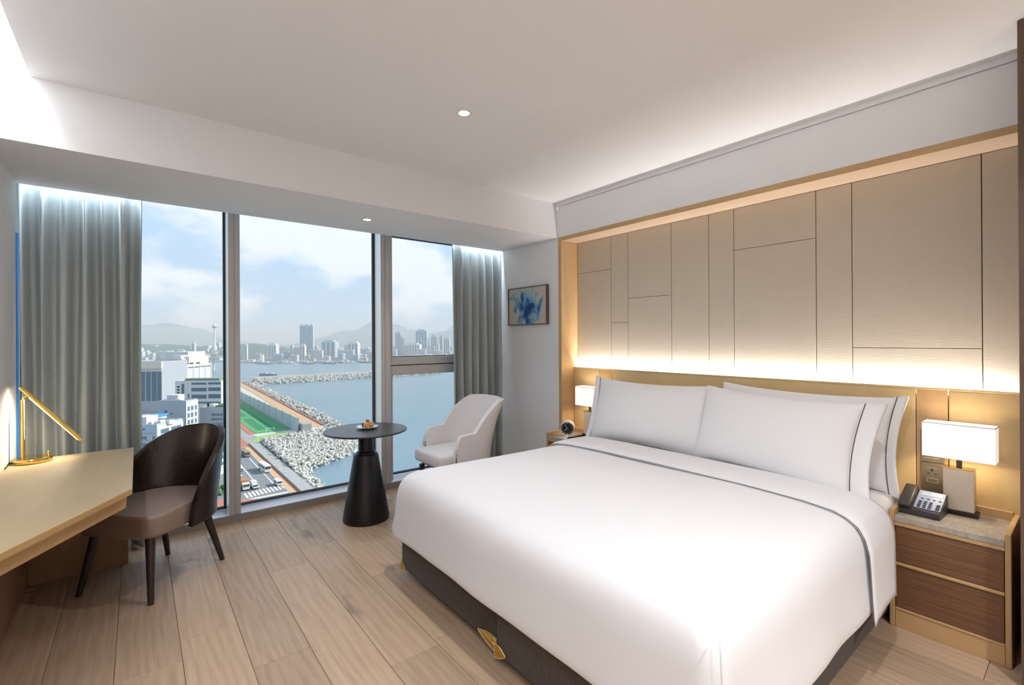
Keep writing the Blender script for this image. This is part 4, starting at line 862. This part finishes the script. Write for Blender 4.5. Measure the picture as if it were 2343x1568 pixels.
# observation tower
ot = thing('observation_tower', 'slender white observation tower with round head on the hill', 'tower', tuple(RF(-823, 1300, -30)))
bm = bmesh.new(); lathe(bm, [(6, 0), (5, 18), (2.6, 22), (2.4, 66)], 14); make('shaft', bm, w_wall, ot, True); bm = bmesh.new(); lathe(bm, [(2.4, 66), (5.5, 69), (6.0, 72), (4.5, 75), (3.0, 78), (.6, 80), (.4, 88)], 14); make('head', bm, w_wall, ot, True); bm = bmesh.new(); lathe(bm, [(5.6, 69), (6.3, 70.5), (6.2, 71.6), (5.6, 72)], 14); make('window_ring', bm, o_glass, ot, True)
# arched bridge
br = thing('arch_bridge', 'white double arched harbour bridge left of the mullion', 'bridge', tuple(RF(-593, 930, -30)), -YAW)
for yy in (0, 8):
    bm = bmesh.new(); tube(bm, [(-28+i*5, yy, 9-5.5*math.sin(i*.55)*math.exp(-.02*i)) for i in range(16)], .8, 6); make('arch', bm, w_wall, br, True)
part('deck', lg_wall, br, (-30, 48, -1, 10, -2.2, -.6))
for x in (-26, 0, 26, 46): part('pier', lg_wall, br, (x-1, x+1, 2, 6, -27.5, -2.2))
# hills and mountains
def ridge_mesh(name, label, f0, f1, prof, base=-57):
    """prof: list of (r, z)"""
    bm = bmesh.new(); n = 90; rr = [prof[0][0]+(prof[-1][0]-prof[0][0])*i/n for i in range(n+1)]
    def zt(r):
        for (a, za), (b, zb) in zip(prof, prof[1:]):
            if a <= r <= b: s = (r-a)/(b-a); s = s*s*(3-2*s); return za+(zb-za)*s
        return prof[-1][1]
    fr_ = [0, .35, .5, .65, 1]; hh_ = [0, .72, 1, .7, 0]; g = []
    for r in rr:
        col = []
        for k, q in enumerate(fr_):
            jit = (math.sin(r*.013+k)+math.sin(r*.031+2*k))*.03+rnd.uniform(-.012, .012); h = (zt(r)-base)*max(0, hh_[k]+(jit if 0 < k < 4 and hh_[k] < 1 else jit*.3 if hh_[k] == 1 else 0))
            col.append(bm.verts.new(RF(r, f0+(f1-f0)*q, base+h)))
        g.append(col)
    for a, b in zip(g, g[1:]):
        for k in range(4): bm.faces.new((a[k], b[k], b[k+1], a[k+1]))
    o = make(name, bm, hill_m, None, True); tag(o, label, 'hill', kind='structure'); return o
ridge_mesh('wooded_hill', 'dark wooded hill behind the observation tower', 1380, 1800, [(-1500, 10), (-1180, -8), (-1000, -20), (-880, -8), (-800, -14), (-700, -40), (-640, -56)])
ridge_mesh('mountain', 'hazy blue mountain ridge behind the left shore', 3700, 4700, [(-4400, 120), (-3500, 150), (-3250, 148), (-3100, 165), (-2800, 118), (-2560, 20), (-2300, -20), (-1900, -40)])
ridge_mesh('mountain', 'hazy blue mountain ridge behind the right shore', 3700, 4700, [(-1900, -20), (-1700, 30), (-1520, 84), (-1400, 92), (-1250, 160), (-1050, 140), (-900, 92), (-760, 60), (-620, 76), (-500, 130), (-300, 150), (100, 90), (800, -20)])
# ships
def ship(name, label, r, f, L_, hull_m, cabs, grp, ang=0):
    t = thing(name, label, 'boat', tuple(RF(r, f, SEA)), -YAW+ang, grp); b = L_/2; w_ = L_*.11
    bm = bmesh.new(); prism(bm, [(-b, -w_), (b*.7, -w_), (b, 0), (b*.7, w_), (-b, w_)], 0, L_*.09); make('hull', bm, hull_m, t)
    for (a, c_, z, m_) in cabs: part('cabin', m_, t, (a*L_, c_*L_, -w_*.8, w_*.8, L_*.09, L_*(.09+z)))
    bm = bmesh.new(); tube(bm, [(L_*.1, 0, L_*.09), (L_*.1, 0, L_*.38)], L_*.012, 5); make('mast', bm, w_wall, t)
navy = omat('navy hull', (.07, .13, .24)); teal = omat('teal hull', (.10, .30, .34)); redh = omat('red hull', (.45, .10, .06)); yel = omat('yellow superstructure', (.72, .55, .14))
hulls = [(navy, 'navy blue hull'), (teal, 'teal hull'), (redh, 'red hull'), (w_wall, 'white hull')]
shl = [(-705, 3), (-655, 0), (-622, 1), (-594, 0), (-565, 3), (-538, 2), (-512, 0), (-489, 1), (-462, 0), (-436, 2), (-410, 3), (-386, 0)]
used = {}
for k, (r, hk) in enumerate(shl):
    m_, hn = hulls[hk]
    ship('moored_ship', 'ship with %s moored at the far quay' % hn, r, (1188, 1226)[k % 2]+rnd.uniform(-4, 4), rnd.uniform(30, 40), m_, [(-.42, -.12, rnd.uniform(.10, .16), w_wall), (-.05, .2, .07, rnd.choice((w_wall, yel, c_wall)))], 'ships moored at the far quay', rnd.uniform(-.15, .15))
ship('work_barge', 'grey work barge under way outside the breakwater', -415, 800, 28, navy, [(-.45, -.1, .10, lg_wall), (-.02, .3, .07, w_wall)], None, R2(4))
ship('fishing_boat', 'white fishing boat moored behind the breakwater crest', -262, 800, 20, w_wall, [(-.4, 0, .14, w_wall)], None); ship('fishing_boat', 'white fishing boat behind the breakwater, right of another', -240, 815, 18, w_wall, [(-.4, 0, .14, w_wall)], None)
# sea haze over the harbour
bm = bmesh.new(); box(bm, -5200, 3200, 330, 7500, -60, 110)
hz = bpy.data.materials.new('sea haze'); hz.use_nodes = True; t = hz.node_tree; t.nodes.clear(); o2 = t.nodes.new('ShaderNodeOutputMaterial'); vsn = t.nodes.new('ShaderNodeVolumeScatter')
vsn.inputs['Color'].default_value = (.80, .91, 1, 1); vsn.inputs['Density'].default_value = .00050; vsn.inputs['Anisotropy'].default_value = 0; t.links.new(vsn.outputs[0], o2.inputs['Volume'])
ho = make('sea_haze', bm, hz); ho.rotation_euler = (0, 0, -YAW); tag(ho, 'thin pale sea haze over the harbour', 'haze', kind='stuff')
